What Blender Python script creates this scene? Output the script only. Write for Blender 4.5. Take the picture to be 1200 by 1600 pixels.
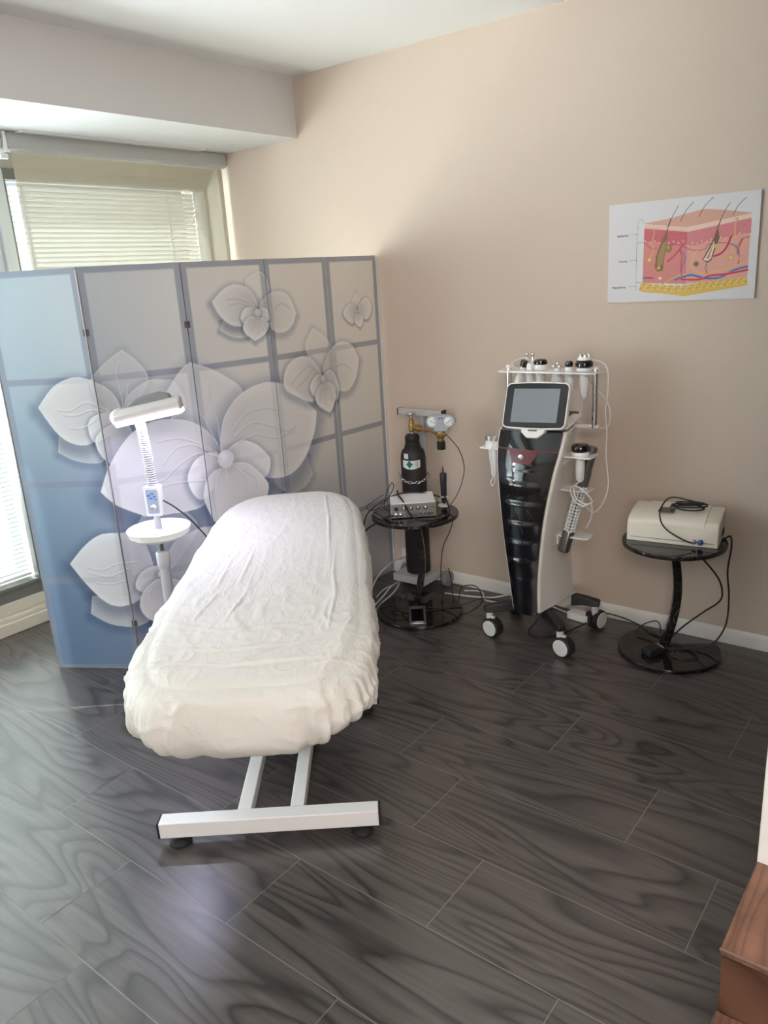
import bpy, math, random
import numpy as np
from mathutils import Vector, Matrix, noise
random.seed(7)
PI = math.pi
scene = bpy.context.scene
for o in list(bpy.data.objects):
    bpy.data.objects.remove(o)
COL = scene.collection

# ------------------------------------------------------------------ camera
def make_camera():
    yaw, pitch, roll, fpx = -.673763, .292622, -.0628664, 1218.7
    f = Vector((math.sin(yaw)*math.cos(pitch), math.cos(yaw)*math.cos(pitch), -math.sin(pitch)))
    r = Vector((math.cos(yaw), -math.sin(yaw), 0))
    u = r.cross(f)
    r2 = r*math.cos(roll) + u*math.sin(roll)
    u2 = -r*math.sin(roll) + u*math.cos(roll)
    cam = bpy.data.cameras.new('camera')
    cam.sensor_fit = 'VERTICAL'
    cam.sensor_height = 24
    cam.lens = fpx/1600*24
    cam.clip_start = .05
    o = bpy.data.objects.new('camera', cam)
    M = Matrix((r2, u2, -f)).transposed().to_4x4()
    M.translation = Vector((0, 0, 1.6))
    o.matrix_world = M
    COL.objects.link(o)
    scene.camera = o
make_camera()

# ------------------------------------------------------------------ light
scene.view_settings.view_transform = 'Standard'
scene.view_settings.look = 'None'
scene.view_settings.gamma = 1
scene.view_settings.use_curve_mapping = False
scene.view_settings.exposure = 0.90

world = bpy.data.worlds.new('daylight')
scene.world = world
world.use_nodes = True
bg = world.node_tree.nodes['Background']
bg.inputs[0].default_value = (.80, .92, 1.0, 1)
bg.inputs[1].default_value = .45

def area(name, loc, target, sx, sy, power, color, spread=PI):
    l = bpy.data.lights.new(name, 'AREA')
    l.shape = 'RECTANGLE'
    l.size, l.size_y = sx, sy
    l.energy = power
    l.color = color
    l.spread = spread
    o = bpy.data.objects.new(name, l)
    o.location = loc
    o.rotation_euler = (Vector(target)-Vector(loc)).to_track_quat('-Z', 'Y').to_euler()
    COL.objects.link(o)
    return o
# daylight outside the long window bay beside the photographer
area('daylight_bay', (-4.7, -.2, 1.5), (-1.5, .4, .9), 3.6, 2.2, 540, (.91, .945, 1.0))
# bright sunlit terrace just outside the lower part of the window behind the screen
area('daylight_terrace', (-4.12, 2.65, .50), (-2.9, 2.75, 1.75), 1.1, .45, 34, (1.0, .93, .78), PI*.9)
# sky in front of the window behind the screen
area('daylight_corner', (-4.7, 2.65, 1.6), (-3, 2.65, 1.3), 1.3, 1.6, 9, (.95, .97, 1.0))
# added warm fill lamp, unseen, overhead behind the photographer
area('room_fill', (.55, -.4, 2.55), (-.9, 1.6, 0), 1.4, 1.0, 50, (1.0, .90, .82))
# added soft fill behind the photographer to lift the beige wall, no window there
area('rear_fill', (1.2, -2.5, 1.35), (-1.0, 3.2, .8), 2.0, 1.6, 34, (1.0, .95, .92))
sun = bpy.data.lights.new('sun', 'SUN')
sun.energy = 13.0
sun.angle = math.radians(.35)
sun.color = (1, .95, .85)
so = bpy.data.objects.new('sun', sun)
e = math.radians(48)
so.rotation_euler = Vector((.77*math.cos(e), .64*math.cos(e), -math.sin(e))).to_track_quat('-Z', 'Y').to_euler()
COL.objects.link(so)

# ------------------------------------------------------------------ helpers
def mat(name, color, rough=.5, metal=0, spec=.5, coat=0, trans=0, emit=None, estr=0, bump=None, vary=None):
    m = bpy.data.materials.new(name)
    m.use_nodes = True
    nt = m.node_tree
    b = nt.nodes['Principled BSDF']
    b.inputs['Base Color'].default_value = (*color, 1)
    b.inputs['Roughness'].default_value = rough
    b.inputs['Metallic'].default_value = metal
    b.inputs['Specular IOR Level'].default_value = spec
    b.inputs['Coat Weight'].default_value = coat
    b.inputs['Coat Roughness'].default_value = .05
    if emit:
        b.inputs['Emission Color'].default_value = (*emit, 1)
        b.inputs['Emission Strength'].default_value = estr
    tc = nt.nodes.new('ShaderNodeTexCoord')
    if vary:
        sc, amt = vary
        n = nt.nodes.new('ShaderNodeTexNoise'); n.inputs['Scale'].default_value = sc; n.inputs['Detail'].default_value = 4
        mx = nt.nodes.new('ShaderNodeMix'); mx.data_type = 'RGBA'
        mx.inputs[6].default_value = (*[c*(1-amt) for c in color], 1)
        mx.inputs[7].default_value = (*[min(1, c*(1+amt)) for c in color], 1)
        nt.links.new(tc.outputs['Object'], n.inputs['Vector'])
        nt.links.new(n.outputs['Fac'], mx.inputs[0])
        nt.links.new(mx.outputs[2], b.inputs['Base Color'])
    if bump:
        sc, st = bump
        n2 = nt.nodes.new('ShaderNodeTexNoise'); n2.inputs['Scale'].default_value = sc; n2.inputs['Detail'].default_value = 5
        bp = nt.nodes.new('ShaderNodeBump'); bp.inputs['Strength'].default_value = st; bp.inputs['Distance'].default_value = .002
        nt.links.new(tc.outputs['Object'], n2.inputs['Vector'])
        nt.links.new(n2.outputs['Fac'], bp.inputs['Height'])
        nt.links.new(bp.outputs['Normal'], b.inputs['Normal'])
    return m

def cr(pts, n=8, closed=False):
    P = [Vector(p) for p in pts]
    out = []
    N = len(P)
    for i in range(N if closed else N-1):
        if closed:
            a, b, c, d = P[i-1], P[i], P[(i+1) % N], P[(i+2) % N]
        else:
            a, b, c, d = P[max(i-1, 0)], P[i], P[i+1], P[min(i+2, N-1)]
        for k in range(n):
            t = k/n
            out.append(.5*((2*b)+(c-a)*t+(2*a-5*b+4*c-d)*t*t+(3*b-3*c+d-a)*t**3))
    if not closed:
        out.append(P[-1])
    return out

class MB:
    def __init__(s):
        s.v = []; s.f = []; s.m = []
    def add(s, vs, fs, M=None, mi=0):
        o = len(s.v)
        for p in vs:
            p = Vector(p)
            s.v.append(M @ p if M else p)
        for f in fs:
            s.f.append([i+o for i in f]); s.m.append(mi)
        return s
    def box(s, c, d, rz=0, M=None, mi=0):
        x, y, z = [k/2 for k in d]
        vs = [Vector(p) for p in ((-x,-y,-z),(x,-y,-z),(x,y,-z),(-x,y,-z),(-x,-y,z),(x,-y,z),(x,y,z),(-x,y,z))]
        T = Matrix.Translation(c) @ Matrix.Rotation(rz, 4, 'Z')
        if M: T = M @ T
        return s.add(vs, [(0,3,2,1),(4,5,6,7),(0,1,5,4),(1,2,6,5),(2,3,7,6),(3,0,4,7)], T, mi)
    def span(s, a, b, mi=0, M=None):
        return s.box([(a[i]+b[i])/2 for i in range(3)], [abs(b[i]-a[i]) for i in range(3)], 0, M, mi)
    def loft(s, rings, cap0=True, cap1=True, M=None, mi=0, closed=True):
        n = len(rings[0]); vs = []; fs = []
        for r in rings: vs += list(r)
        for i in range(len(rings)-1):
            for j in range(n if closed else n-1):
                k = (j+1) % n
                fs.append((i*n+j, i*n+k, (i+1)*n+k, (i+1)*n+j))
        if cap0: fs.append(tuple(range(n-1, -1, -1)))
        if cap1: fs.append(tuple((len(rings)-1)*n+j for j in range(n)))
        return s.add(vs, fs, M, mi)
    def lathe(s, prof, n=32, M=None, mi=0, c=(0,0,0)):
        rings = [[(c[0]+r*math.cos(2*PI*j/n), c[1]+r*math.sin(2*PI*j/n), c[2]+z) for j in range(n)] for r, z in prof]
        return s.loft(rings, True, True, M, mi)
    def rod(s, a, b, r0, r1=None, n=16, mi=0):
        a = Vector(a); b = Vector(b); r1 = r0 if r1 is None else r1
        d = b-a; L = d.length
        M = Matrix.Translation(a) @ d.to_track_quat('Z', 'Y').to_matrix().to_4x4()
        return s.lathe([(r0, 0), (r1, L)], n, M, mi)
    def turned(s, a, b, prof, n=20, mi=0):
        """profile (radius, fraction along a-b)"""
        a = Vector(a); b = Vector(b); d = b-a; L = d.length
        M = Matrix.Translation(a) @ d.to_track_quat('Z', 'Y').to_matrix().to_4x4()
        return s.lathe([(r, t*L) for r, t in prof], n, M, mi)
    def tube(s, pts, r, n=8, sub=8, closed=False, smooth=True, mi=0):
        P = cr(pts, sub, closed) if smooth else [Vector(p) for p in pts]
        N = len(P); rings = []; up = None
        for i in range(N):
            t = (P[(i+1) % N]-P[i-1]) if closed else (P[min(i+1, N-1)]-P[max(i-1, 0)])
            if t.length < 1e-9: t = Vector((0, 0, 1))
            t.normalize()
            if up is None:
                up = t.orthogonal().normalized()
            up = (up - t*up.dot(t))
            if up.length < 1e-6: up = t.orthogonal()
            up.normalize(); w = t.cross(up)
            rings.append([P[i]+(up*math.cos(2*PI*j/n)+w*math.sin(2*PI*j/n))*r for j in range(n)])
        if closed: rings.append(rings[0])
        return s.loft(rings, not closed, not closed, None, mi)
    def ball(s, c, r, n=16, sz=1, mi=0):
        prof = [(max(1e-4, r*math.sin(PI*i/n)), -r*sz*math.cos(PI*i/n)) for i in range(n+1)]
        return s.lathe(prof, n*2, None, mi, c)
    def prism(s, poly, z0, z1, M=None, mi=0):
        return s.loft([[(x, y, z0) for x, y in poly], [(x, y, z1) for x, y in poly]], True, True, M, mi)
    def build(s, name, mats, parent=None, world=False, bevel=0, sharp=35, seg=2):
        me = bpy.data.meshes.new(name)
        vs = s.v
        if parent is not None and world:
            Mw = Matrix(); q = parent
            while q is not None:
                Mw = Matrix.Translation(q.location) @ Matrix.Rotation(q.rotation_euler.z, 4, 'Z') @ Mw; q = q.parent
            Mi = Mw.inverted()
            vs = [Mi @ p for p in vs]
        me.from_pydata([tuple(p) for p in vs], [], s.f)
        if not isinstance(mats, (list, tuple)): mats = [mats]
        for m in mats: me.materials.append(m)
        me.polygons.foreach_set('material_index', s.m)
        me.shade_smooth()
        me.set_sharp_from_angle(angle=math.radians(sharp))
        me.update()
        o = bpy.data.objects.new(name, me)
        COL.objects.link(o)
        if parent is not None: o.parent = parent
        if bevel:
            bm = o.modifiers.new('bevel', 'BEVEL'); bm.width = bevel; bm.segments = seg; bm.limit_method = 'ANGLE'
            bm.harden_normals = False
        return o

def thing(name, label, cat, loc=(0, 0, 0), rz=0, group=None):
    o = bpy.data.objects.new(name, None)
    o.empty_display_size = .05
    COL.objects.link(o)
    o.location = loc; o.rotation_euler = (0, 0, rz)
    o['label'] = label; o['category'] = cat
    if group: o['group'] = group
    return o
def tag(o, label, cat, group=None, kind=None):
    o['label'] = label; o['category'] = cat
    if group: o['group'] = group
    if kind: o['kind'] = kind
    return o
def struct(o, label=None):
    o['kind'] = 'structure'
    if label: o['label'] = label
    return o
def rrect(w, h, r, n=6):
    out = []
    for cx, cy, a0 in ((w/2-r, h/2-r, 0), (-w/2+r, h/2-r, PI/2), (-w/2+r, -h/2+r, PI), (w/2-r, -h/2+r, 1.5*PI)):
        for k in range(n+1):
            a = a0+PI/2*k/n
            out.append((cx+r*math.cos(a), cy+r*math.sin(a)))
    return out
def text_mesh(name, body, size, m, M, parent=None, extrude=.0004, align='LEFT'):
    cu = bpy.data.curves.new(name, 'FONT'); cu.body = body; cu.size = size; cu.offset = size*.012; cu.extrude = extrude; cu.align_x = align
    t = bpy.data.objects.new('tmp', cu); COL.objects.link(t)
    bpy.context.view_layer.update()
    me = bpy.data.meshes.new_from_object(t)
    bpy.data.objects.remove(t)
    me.transform(M)
    me.materials.clear(); me.materials.append(m)
    o = bpy.data.objects.new(name, me); COL.objects.link(o)
    if parent is not None: o.parent = parent
    return o
def frame_mat(o, x, y, z):
    """matrix with given origin and axes"""
    M = Matrix((Vector(x).normalized(), Vector(y).normalized(), Vector(z).normalized())).transposed().to_4x4()
    M.translation = Vector(o)
    return M

# ------------------------------------------------------------------ materials
WALL = mat('beige_paint', (.585, .482, .402), .75, spec=.25, bump=(180, .05))
WHITE = mat('white_paint', (.80, .79, .785), .8, spec=.2)
TRIM = mat('white_trim', (.72, .69, .66), .45)
ALU = mat('grey_window_metal', (.20, .20, .19), .4, metal=.2)
CREAM = mat('cream_board', (.62, .58, .50), .5)
SLAT = bpy.data.materials.new('white_slat'); SLAT.use_nodes = True
def translucent(m, color, tl=.5, transp=0, rough=.8, tcol=None):
    m.use_nodes = True
    nt = m.node_tree; nt.nodes.clear()
    out = nt.nodes.new('ShaderNodeOutputMaterial')
    d = nt.nodes.new('ShaderNodeBsdfDiffuse'); d.inputs[0].default_value = (*color, 1)
    t = nt.nodes.new('ShaderNodeBsdfTranslucent'); t.inputs[0].default_value = (*(tcol or color), 1)
    mx = nt.nodes.new('ShaderNodeMixShader'); mx.inputs[0].default_value = tl
    nt.links.new(d.outputs[0], mx.inputs[1]); nt.links.new(t.outputs[0], mx.inputs[2])
    last = mx
    if transp:
        tr = nt.nodes.new('ShaderNodeBsdfTransparent')
        m2 = nt.nodes.new('ShaderNodeMixShader'); m2.inputs[0].default_value = transp
        nt.links.new(mx.outputs[0], m2.inputs[1]); nt.links.new(tr.outputs[0], m2.inputs[2]); last = m2
    nt.links.new(last.outputs[0], out.inputs[0])
    return m
translucent(SLAT, (.80, .83, .82), .13)
SHEER = translucent(bpy.data.materials.new('sheer_roller_fabric'), (.50, .46, .36), .07, .20)
def pane_mat():
    m = bpy.data.materials.new('window_glass'); m.use_nodes = True
    nt = m.node_tree; nt.nodes.clear()
    out = nt.nodes.new('ShaderNodeOutputMaterial')
    tr = nt.nodes.new('ShaderNodeBsdfTransparent'); tr.inputs[0].default_value = (.93, .97, .96, 1)
    g = nt.nodes.new('ShaderNodeBsdfGlossy'); g.inputs['Roughness'].default_value = .02
    mx = nt.nodes.new('ShaderNodeMixShader'); mx.inputs[0].default_value = .07
    nt.links.new(tr.outputs[0], mx.inputs[1]); nt.links.new(g.outputs[0], mx.inputs[2]); nt.links.new(mx.outputs[0], out.inputs[0])
    return m
GLASS = pane_mat()

def grain_mat(name, dark, mid, light, rough, sx, sy, bands, attr=True, bump=.03, warp=.9):
    m = bpy.data.materials.new(name); m.use_nodes = True
    nt = m.node_tree; b = nt.nodes['Principled BSDF']; L = nt.links.new
    tc = nt.nodes.new('ShaderNodeTexCoord')
    mp = nt.nodes.new('ShaderNodeMapping'); mp.inputs['Scale'].default_value = (sx, sy, 1)
    L(tc.outputs['Object'], mp.inputs['Vector'])
    vec = mp.outputs[0]
    if attr:
        at = nt.nodes.new('ShaderNodeAttribute'); at.attribute_name = 'plank'
        cb = nt.nodes.new('ShaderNodeCombineXYZ')
        mu = nt.nodes.new('ShaderNodeMath'); mu.operation = 'MULTIPLY'; mu.inputs[1].default_value = 43.0
        L(at.outputs['Fac'], mu.inputs[0]); L(mu.outputs[0], cb.inputs[0]); L(mu.outputs[0], cb.inputs[2])
        ad = nt.nodes.new('ShaderNodeVectorMath'); ad.operation = 'ADD'
        L(vec, ad.inputs[0]); L(cb.outputs[0], ad.inputs[1]); vec = ad.outputs[0]
    n = nt.nodes.new('ShaderNodeTexNoise'); n.inputs['Scale'].default_value = 1; n.inputs['Detail'].default_value = 1.2
    n.inputs['Roughness'].default_value = .35; n.inputs['Distortion'].default_value = warp
    L(vec, n.inputs['Vector'])
    k = nt.nodes.new('ShaderNodeMath'); k.operation = 'MULTIPLY'; k.inputs[1].default_value = bands
    L(n.outputs['Fac'], k.inputs[0])
    fr = nt.nodes.new('ShaderNodeMath'); fr.operation = 'FRACT'; L(k.outputs[0], fr.inputs[0])
    rp = nt.nodes.new('ShaderNodeValToRGB')
    el = rp.color_ramp.elements
    el[0].position = 0; el[0].color = (*dark, 1)
    el[1].position = 1; el[1].color = (*mid, 1)
    for p, c in ((.16, mid), (.45, light), (.82, light), (.93, mid)):
        q = el.new(p); q.color = (*c, 1)
    el[-1].color = (*dark, 1)
    L(fr.outputs[0], rp.inputs[0])
    n2 = nt.nodes.new('ShaderNodeTexNoise'); n2.inputs['Scale'].default_value = 1.6; n2.inputs['Detail'].default_value = 6
    mp2 = nt.nodes.new('ShaderNodeMapping'); mp2.inputs['Scale'].default_value = (1.2, 9, 1)
    L(vec, mp2.inputs['Vector']); L(mp2.outputs[0], n2.inputs['Vector'])
    mr = nt.nodes.new('ShaderNodeMapRange'); mr.inputs[1].default_value = .3; mr.inputs[2].default_value = .7; mr.inputs[3].default_value = .72; mr.inputs[4].default_value = 1.22
    L(n2.outputs['Fac'], mr.inputs[0])
    mm = nt.nodes.new('ShaderNodeVectorMath'); mm.operation = 'SCALE'
    L(rp.outputs[0], mm.inputs[0]); L(mr.outputs[0], mm.inputs['Scale'])
    L(mm.outputs[0], b.inputs['Base Color'])
    b.inputs['Roughness'].default_value = rough
    bp = nt.nodes.new('ShaderNodeBump'); bp.inputs['Strength'].default_value = bump; bp.inputs['Distance'].default_value = .001
    L(fr.outputs[0], bp.inputs['Height']); L(bp.outputs[0], b.inputs['Normal'])
    return m
FLOORM = grain_mat('dark_walnut_laminate', (.021, .018, .0175), (.050, .043, .041), (.080, .069, .065), .31, 1.0, 5.2, 13, warp=.6)
FLOORM.node_tree.nodes['Principled BSDF'].inputs['Specular IOR Level'].default_value = .95
FLOORM.node_tree.nodes.remove(FLOORM.node_tree.nodes['Bump'])
STEPM = grain_mat('brown_walnut_board', (.12, .055, .036), (.17, .078, .050), (.20, .096, .062), .38, 9, 1.0, 9, attr=False)
STEPR = grain_mat('brown_walnut_riser', (.065, .028, .017), (.10, .045, .028), (.13, .060, .036), .35, 1.2, 1, 9, attr=False)
JOINT = mat('pale_joint', (.26, .245, .23), .6)

BLACKG = mat('gloss_black', (.004, .004, .006), .08, spec=.5, coat=.35)
BLACKP = mat('black_plastic', (.014, .014, .015), .42)
RUBBER = mat('black_rubber', (.012, .012, .012), .6)
CABLE = mat('black_cable', (.010, .010, .011), .45)
WCABLE = mat('white_cable', (.62, .60, .58), .45)
SHELLW = mat('white_shell', (.74, .71, .67), .32, coat=.3)
PLASTW = mat('white_plastic', (.78, .77, .77), .35)
POWDER = mat('white_powder_coat', (.74, .74, .75), .35, coat=.2)
CHROME = mat('chrome', (.72, .72, .72), .15, metal=1)
STEEL = mat('brushed_steel', (.50, .50, .50), .3, metal=1)
BRASS = mat('brass', (.56, .38, .16), .3, metal=1)
DGREY = mat('dark_grey_plastic', (.085, .082, .08), .35)
MGREY = mat('grey_plastic', (.22, .23, .24), .4)
CASTG = mat('light_grey_hub', (.58, .57, .56), .4)
GAUGEB = mat('grey_blue_housing', (.36, .39, .42), .4)
RED = mat('deep_red_trim', (.10, .006, .010), .4, coat=0)
MACW = mat('ivory_plastic', (.72, .67, .58), .42, coat=.15)
ACRYL = mat('milky_acrylic', (.80, .79, .77), .18, coat=.5)
SCRG = mat('grey_display_glass', (.20, .22, .245), .16, spec=.6)
BEZEL = mat('charcoal_bezel', (.010, .011, .014), .25, coat=0)
LABEL = mat('white_label', (.72, .74, .74), .5)
GREEN = mat('green_diamond', (.0, .17, .10), .5)
BLUEP = mat('blue_print', (.06, .20, .55), .4)
BLUEB = mat('blue_knob', (.03, .07, .30), .35)
BLACKT = mat('black_lettering', (.02, .02, .02), .5)
CYL = mat('matt_black_cylinder', (.016, .012, .012), .55, bump=(90, .2))
def marble():
    m = mat('black_marble_glass', (.012, .011, .011), .10, spec=.5, coat=0)
    nt = m.node_tree; b = nt.nodes['Principled BSDF']
    tc = nt.nodes.new('ShaderNodeTexCoord'); n = nt.nodes.new('ShaderNodeTexNoise')
    n.inputs['Scale'].default_value = 6; n.inputs['Detail'].default_value = 9; n.inputs['Distortion'].default_value = 2.2
    r = nt.nodes.new('ShaderNodeValToRGB'); el = r.color_ramp.elements
    el[0].position = .492; el[0].color = (.012, .011, .011, 1); el[1].position = .508; el[1].color = (.012, .011, .011, 1)
    q = el.new(.5); q.color = (.10, .09, .085, 1)
    nt.links.new(tc.outputs['Object'], n.inputs['Vector']); nt.links.new(n.outputs['Fac'], r.inputs[0]); nt.links.new(r.outputs[0], b.inputs['Base Color'])
    return m
MARBLE = marble()
def attr_mat(name, rough, tl=0):
    m = mat(name, (.5, .5, .5), rough, spec=.35)
    nt = m.node_tree; b = nt.nodes['Principled BSDF']
    a = nt.nodes.new('ShaderNodeAttribute'); a.attribute_name = 'print'
    nt.links.new(a.outputs['Color'], b.inputs['Base Color'])
    return m
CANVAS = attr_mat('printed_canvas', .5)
POSTERM = attr_mat('printed_board', .4)

# ------------------------------------------------------------------ setting
YW = 3.28      # beige wall
# floor: separate boards laid in rows along x, thin pale joints between them
def make_floor():
    row = .2857; y0 = .995
    offs = {-1: -1.83, 0: -1.412, 1: -.971, 2: -1.22, 3: -1.478, 4: -1.049, 5: -1.345, 6: -1.712, 7: -1.15}
    L = .8085
    b = MB(); vals = []
    x_lo, x_hi, y_lo, y_hi = -4.05, 2.6, -2.6, 3.5
    ro = random.Random(4)
    b.add([(x_lo, y_lo, -.0012), (x_hi, y_lo, -.0012), (x_hi, y_hi, -.0012), (x_lo, y_hi, -.0012)], [(0, 1, 2, 3)], None, 1); vals.append(0)
    for k in range(-13, 9):
        ya, yb = y0+row*(k), y0+row*(k+1)
        # row k lies between ya and yb; the first measured row (k=-1) ends at y0
        off = offs.get(k, ro.uniform(-1, 0))
        j0 = int((x_lo-off)//L)-1
        for j in range(j0, j0+12):
            xa, xb = off+j*L, off+(j+1)*L
            xa2, xb2 = max(xa, x_lo), min(xb, x_hi)
            ya2, yb2 = max(ya, y_lo), min(yb, y_hi)
            if xb2-xa2 < .01 or yb2-ya2 < .01: continue
            g = .0012
            b.add([(xa2+g, ya2+g, 0), (xb2-g, ya2+g, 0), (xb2-g, yb2-g, 0), (xa2+g, yb2-g, 0)], [(0, 1, 2, 3)])
            vals.append(ro.random())
    o = b.build('floor', [FLOORM, JOINT])
    at = o.data.attributes.new('plank', 'FLOAT', 'FACE')
    at.data.foreach_set('value', vals)
    struct(o)
make_floor()
struct(MB().span((-4.1, -2.6, 2.6), (2.6, 3.5, 2.75)).build('ceiling', WHITE))
struct(MB().span((-4.1, -2.6, 2.315), (-3.04, YW, 2.6)).build('trim_1', mat('shaded_white_beam', (.64, .63, .62), .8, spec=.2)), 'dropped white ceiling beam above the windows')  # same white as the ceiling, greyed to carry the beam's shade
struct(MB().span((-3.95, YW, 0), (2.6, YW+.12, 2.6)).build('wall_back', WALL))
struct(MB().span((2.6, -2.6, 0), (2.7, 3.5, 2.6)).build('wall_right', WALL))
struct(MB().span((-4.1, -2.7, 0), (2.6, -2.6, 2.6)).build('wall_front', WALL))
# baseboard with a small rounded top lip
bb = MB()
bb.loft([[(x, YW-a, z) for a, z in ((0, 0), (.014, 0), (.014, .045), (.011, .058), (.004, .066), (0, .066))] for x in (-3.66, 2.6)])
struct(bb.build('baseboard_back', TRIM))
# window wall: piers and header
wl = MB()
wl.span((-4.0, 3.262, .2), (-3.66, YW, 2.315))
wl.span((-4.0, -2.6, 2.19), (-3.80, YW, 2.315))
wl.span((-4.0, -2.6, .0), (-3.80, -1.95, 2.3))
wl.span((-4.0, -2.6, 0), (-3.80, YW, .12))
struct(wl.build('wall_left', CREAM))
sl = MB()
sl.span((-4.0, -2.6, 0), (-3.715, YW, .062)); sl.span((-4.0, -2.6, .062), (-3.735, YW, .085)); sl.span((-4.0, -2.6, .085), (-3.765, YW, .145))
struct(sl.build('baseboard_left', CREAM, bevel=.004), 'stepped cream sill board below the windows')
def window(n, ya, yb, fl=.055, top=2.19):
    root = bpy.data.objects.new('window_%d' % n, None); COL.objects.link(root); root.location = (-3.83, (ya+yb)/2, .145)
    root['kind'] = 'structure'
    f = MB(); xa, xb = -3.88, -3.775
    f.span((xa, ya, .145), (xb, yb, .205)); f.span((xa+.02, ya, .205), (xb+.012, yb, .225))
    f.span((xa, ya, top-.05), (xb, yb, top))
    f.span((xa, ya, .225), (xb, ya+fl, top-.05)); f.span((xa, yb-fl, .225), (xb, yb, top-.05))
    f.build('window_frame', ALU, root, True, bevel=.004)
    g = MB(); g.span((-3.905, ya+.01, .2), (-3.900, yb-.01, top-.03)); g.build('window_pane', GLASS, root, True)
window(1, 2.04, 3.262, .018)
window(2, .06, 1.90)
window(3, -1.95, .06)
mu = MB(); mu.span((-3.9, 1.895, .145), (-3.77, 1.93, 2.19)); mu.span((-3.88, 1.93, .145), (-3.79, 1.99, 2.19)); mu.span((-3.9, 1.99, .145), (-3.765, 2.045, 2.19))
struct(mu.build('trim_2', mat('glare_lit_window_metal', (.62, .66, .68), .4), bevel=.006), 'grey metal mullion between the two windows')  # grey metal lightened so its colour carries the window glare
# slot air diffuser in the underside of the beam
sd = thing('slot_diffuser', 'long narrow slot air vent in the underside of the ceiling beam', 'vent', (-3.56, 2.56, 2.315))
d = MB(); d.span((-3.585, 2.04, 2.309), (-3.575, 3.08, 2.3152)); d.span((-3.545, 2.04, 2.309), (-3.535, 3.08, 2.3152)); d.span((-3.575, 2.04, 2.309), (-3.545, 2.055, 2.3152)); d.span((-3.575, 3.065, 2.309), (-3.545, 3.08, 2.3152))
d.span((-3.563, 2.06, 2.310), (-3.557, 3.06, 2.3152))
d.build('frame', WHITE, sd, True)
MB().span((-3.576, 2.05, 2.3125), (-3.544, 3.07, 2.3148)).build('slot', BLACKP, sd, True)

def blind(label, ya, yb, z0, z1, x=-3.83, tilt=52, cords=(), pitch=.0235, hole=True):
    root = thing('venetian_blind', label, 'blind', (x, (ya+yb)/2, z1), 0)
    s = MB(); w = .0125; t = math.radians(tilt)
    n = int((z1-z0-.03)/pitch)
    cuts = sorted(cords)
    segs = [ya]+[c for c in cuts]+[yb]
    for k in range(n):
        z = z0+.02+k*pitch
        dx, dz = w*math.cos(t), w*math.sin(t)
        for i in range(len(segs)-1):
            a = segs[i]+(.006 if i else 0); b_ = segs[i+1]-(.006 if i < len(segs)-2 else 0)
            # curved slat, inner edge high
            pts = [(x-dx, z-dz), (x-dx*.3-.0012, z-dz*.3+.0012), (x+dx*.3-.0012, z+dz*.3+.0012), (x+dx, z+dz)]
            s.loft([[(px, a, pz) for px, pz in pts], [(px, b_, pz) for px, pz in pts]], False, False, closed=False)
    s.build('slats', SLAT, root, True)
    MB().span((x-.014, ya, z1-.028), (x+.014, yb, z1)).build('head_rail', PLASTW, root, True, bevel=.002)
    MB().span((x-.012, ya, z0), (x+.012, yb, z0+.014)).build('bottom_rail', PLASTW, root, True, bevel=.003)
    for c in cords:
        q = MB(); q.rod((x+.015, c, z0), (x+.015, c, z1), .0012, n=6); q.rod((x-.015, c, z0), (x-.015, c, z1), .0012, n=6)
        q.rod((x+.015, c, z0-.012), (x+.015, c, z0+.004), .005, n=10)
        q.build('cord', PLASTW, root, True)
    return root
blind('cream venetian blind behind the lowered sheer roller shade', 2.060, 3.20, .235, 2.165, cords=(2.16, 3.02))
blind('bright white venetian blind at the left edge, left of the folding screen', .12, 1.832, .235, 2.165, cords=(.53, .99, 1.66))
blind('white venetian blind in the window furthest to the left, nearest the camera', -1.9, .0, .235, 2.165, cords=(-1.6, -.4))
q = thing('roller_blind', 'sheer beige roller shade lowered over the window behind the folding screen', 'shade', (-3.62, 2.65, 2.28))
MB().tube([(-3.625, 1.998, 2.275), (-3.625, 3.272, 2.275)], .033, n=24, smooth=False).build('roller_tube', PLASTW, q, True)
r = MB(); r.loft([[(px, y, pz) for px, pz in ((-3.665, 2.315), (-3.592, 2.315), (-3.588, 2.27), (-3.594, 2.247), (-3.610, 2.238), (-3.665, 2.238))] for y in (1.994, 3.275)])
r.build('cassette', mat('pale_grey_metal', (.45, .45, .44), .4), q, True, bevel=.006, seg=3)
f = MB(); ys = [2.018+i*(3.250-2.018)/12 for i in range(13)]; zs = [2.25-i*(2.25-.98)/16 for i in range(17)]
vs = [(-3.615+.0015*math.sin(i*1.7+j*.3), y, z) for j, z in enumerate(zs) for i, y in enumerate(ys)]
f.add(vs, [(j*13+i, j*13+i+1, (j+1)*13+i+1, (j+1)*13+i) for j in range(16) for i in range(12)])
f.build('fabric', SHEER, q, True)
MB().span((-3.622, 2.018, .965), (-3.608, 3.25, .985)).build('bottom_bar', PLASTW, q, True, bevel=.004)
q = thing('roller_blind', 'raised roller shade in its cassette at the top left edge', 'shade', (-3.62, 1.0, 2.28))
r = MB(); r.loft([[(px, y, pz) for px, pz in ((-3.665, 2.315), (-3.592, 2.315), (-3.588, 2.27), (-3.594, 2.247), (-3.610, 2.238), (-3.665, 2.238))] for y in (.1, 1.975)])
r.build('cassette', bpy.data.materials['pale_grey_metal'], q, True, bevel=.006, seg=3)
r = MB(); r.span((-3.63, .12, 2.20), (-3.616, 1.96, 2.238)); r.build('bottom_bar', PLASTW, q, True, bevel=.003)
r = MB(); r.span((-3.66, 1.977, 2.225), (-3.58, 1.990, 2.313)); r.rod((-3.60, 1.955, 2.21), (-3.60, 1.992, 2.21), .012); r.build('bracket', PLASTW, q, True, bevel=.002)

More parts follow.
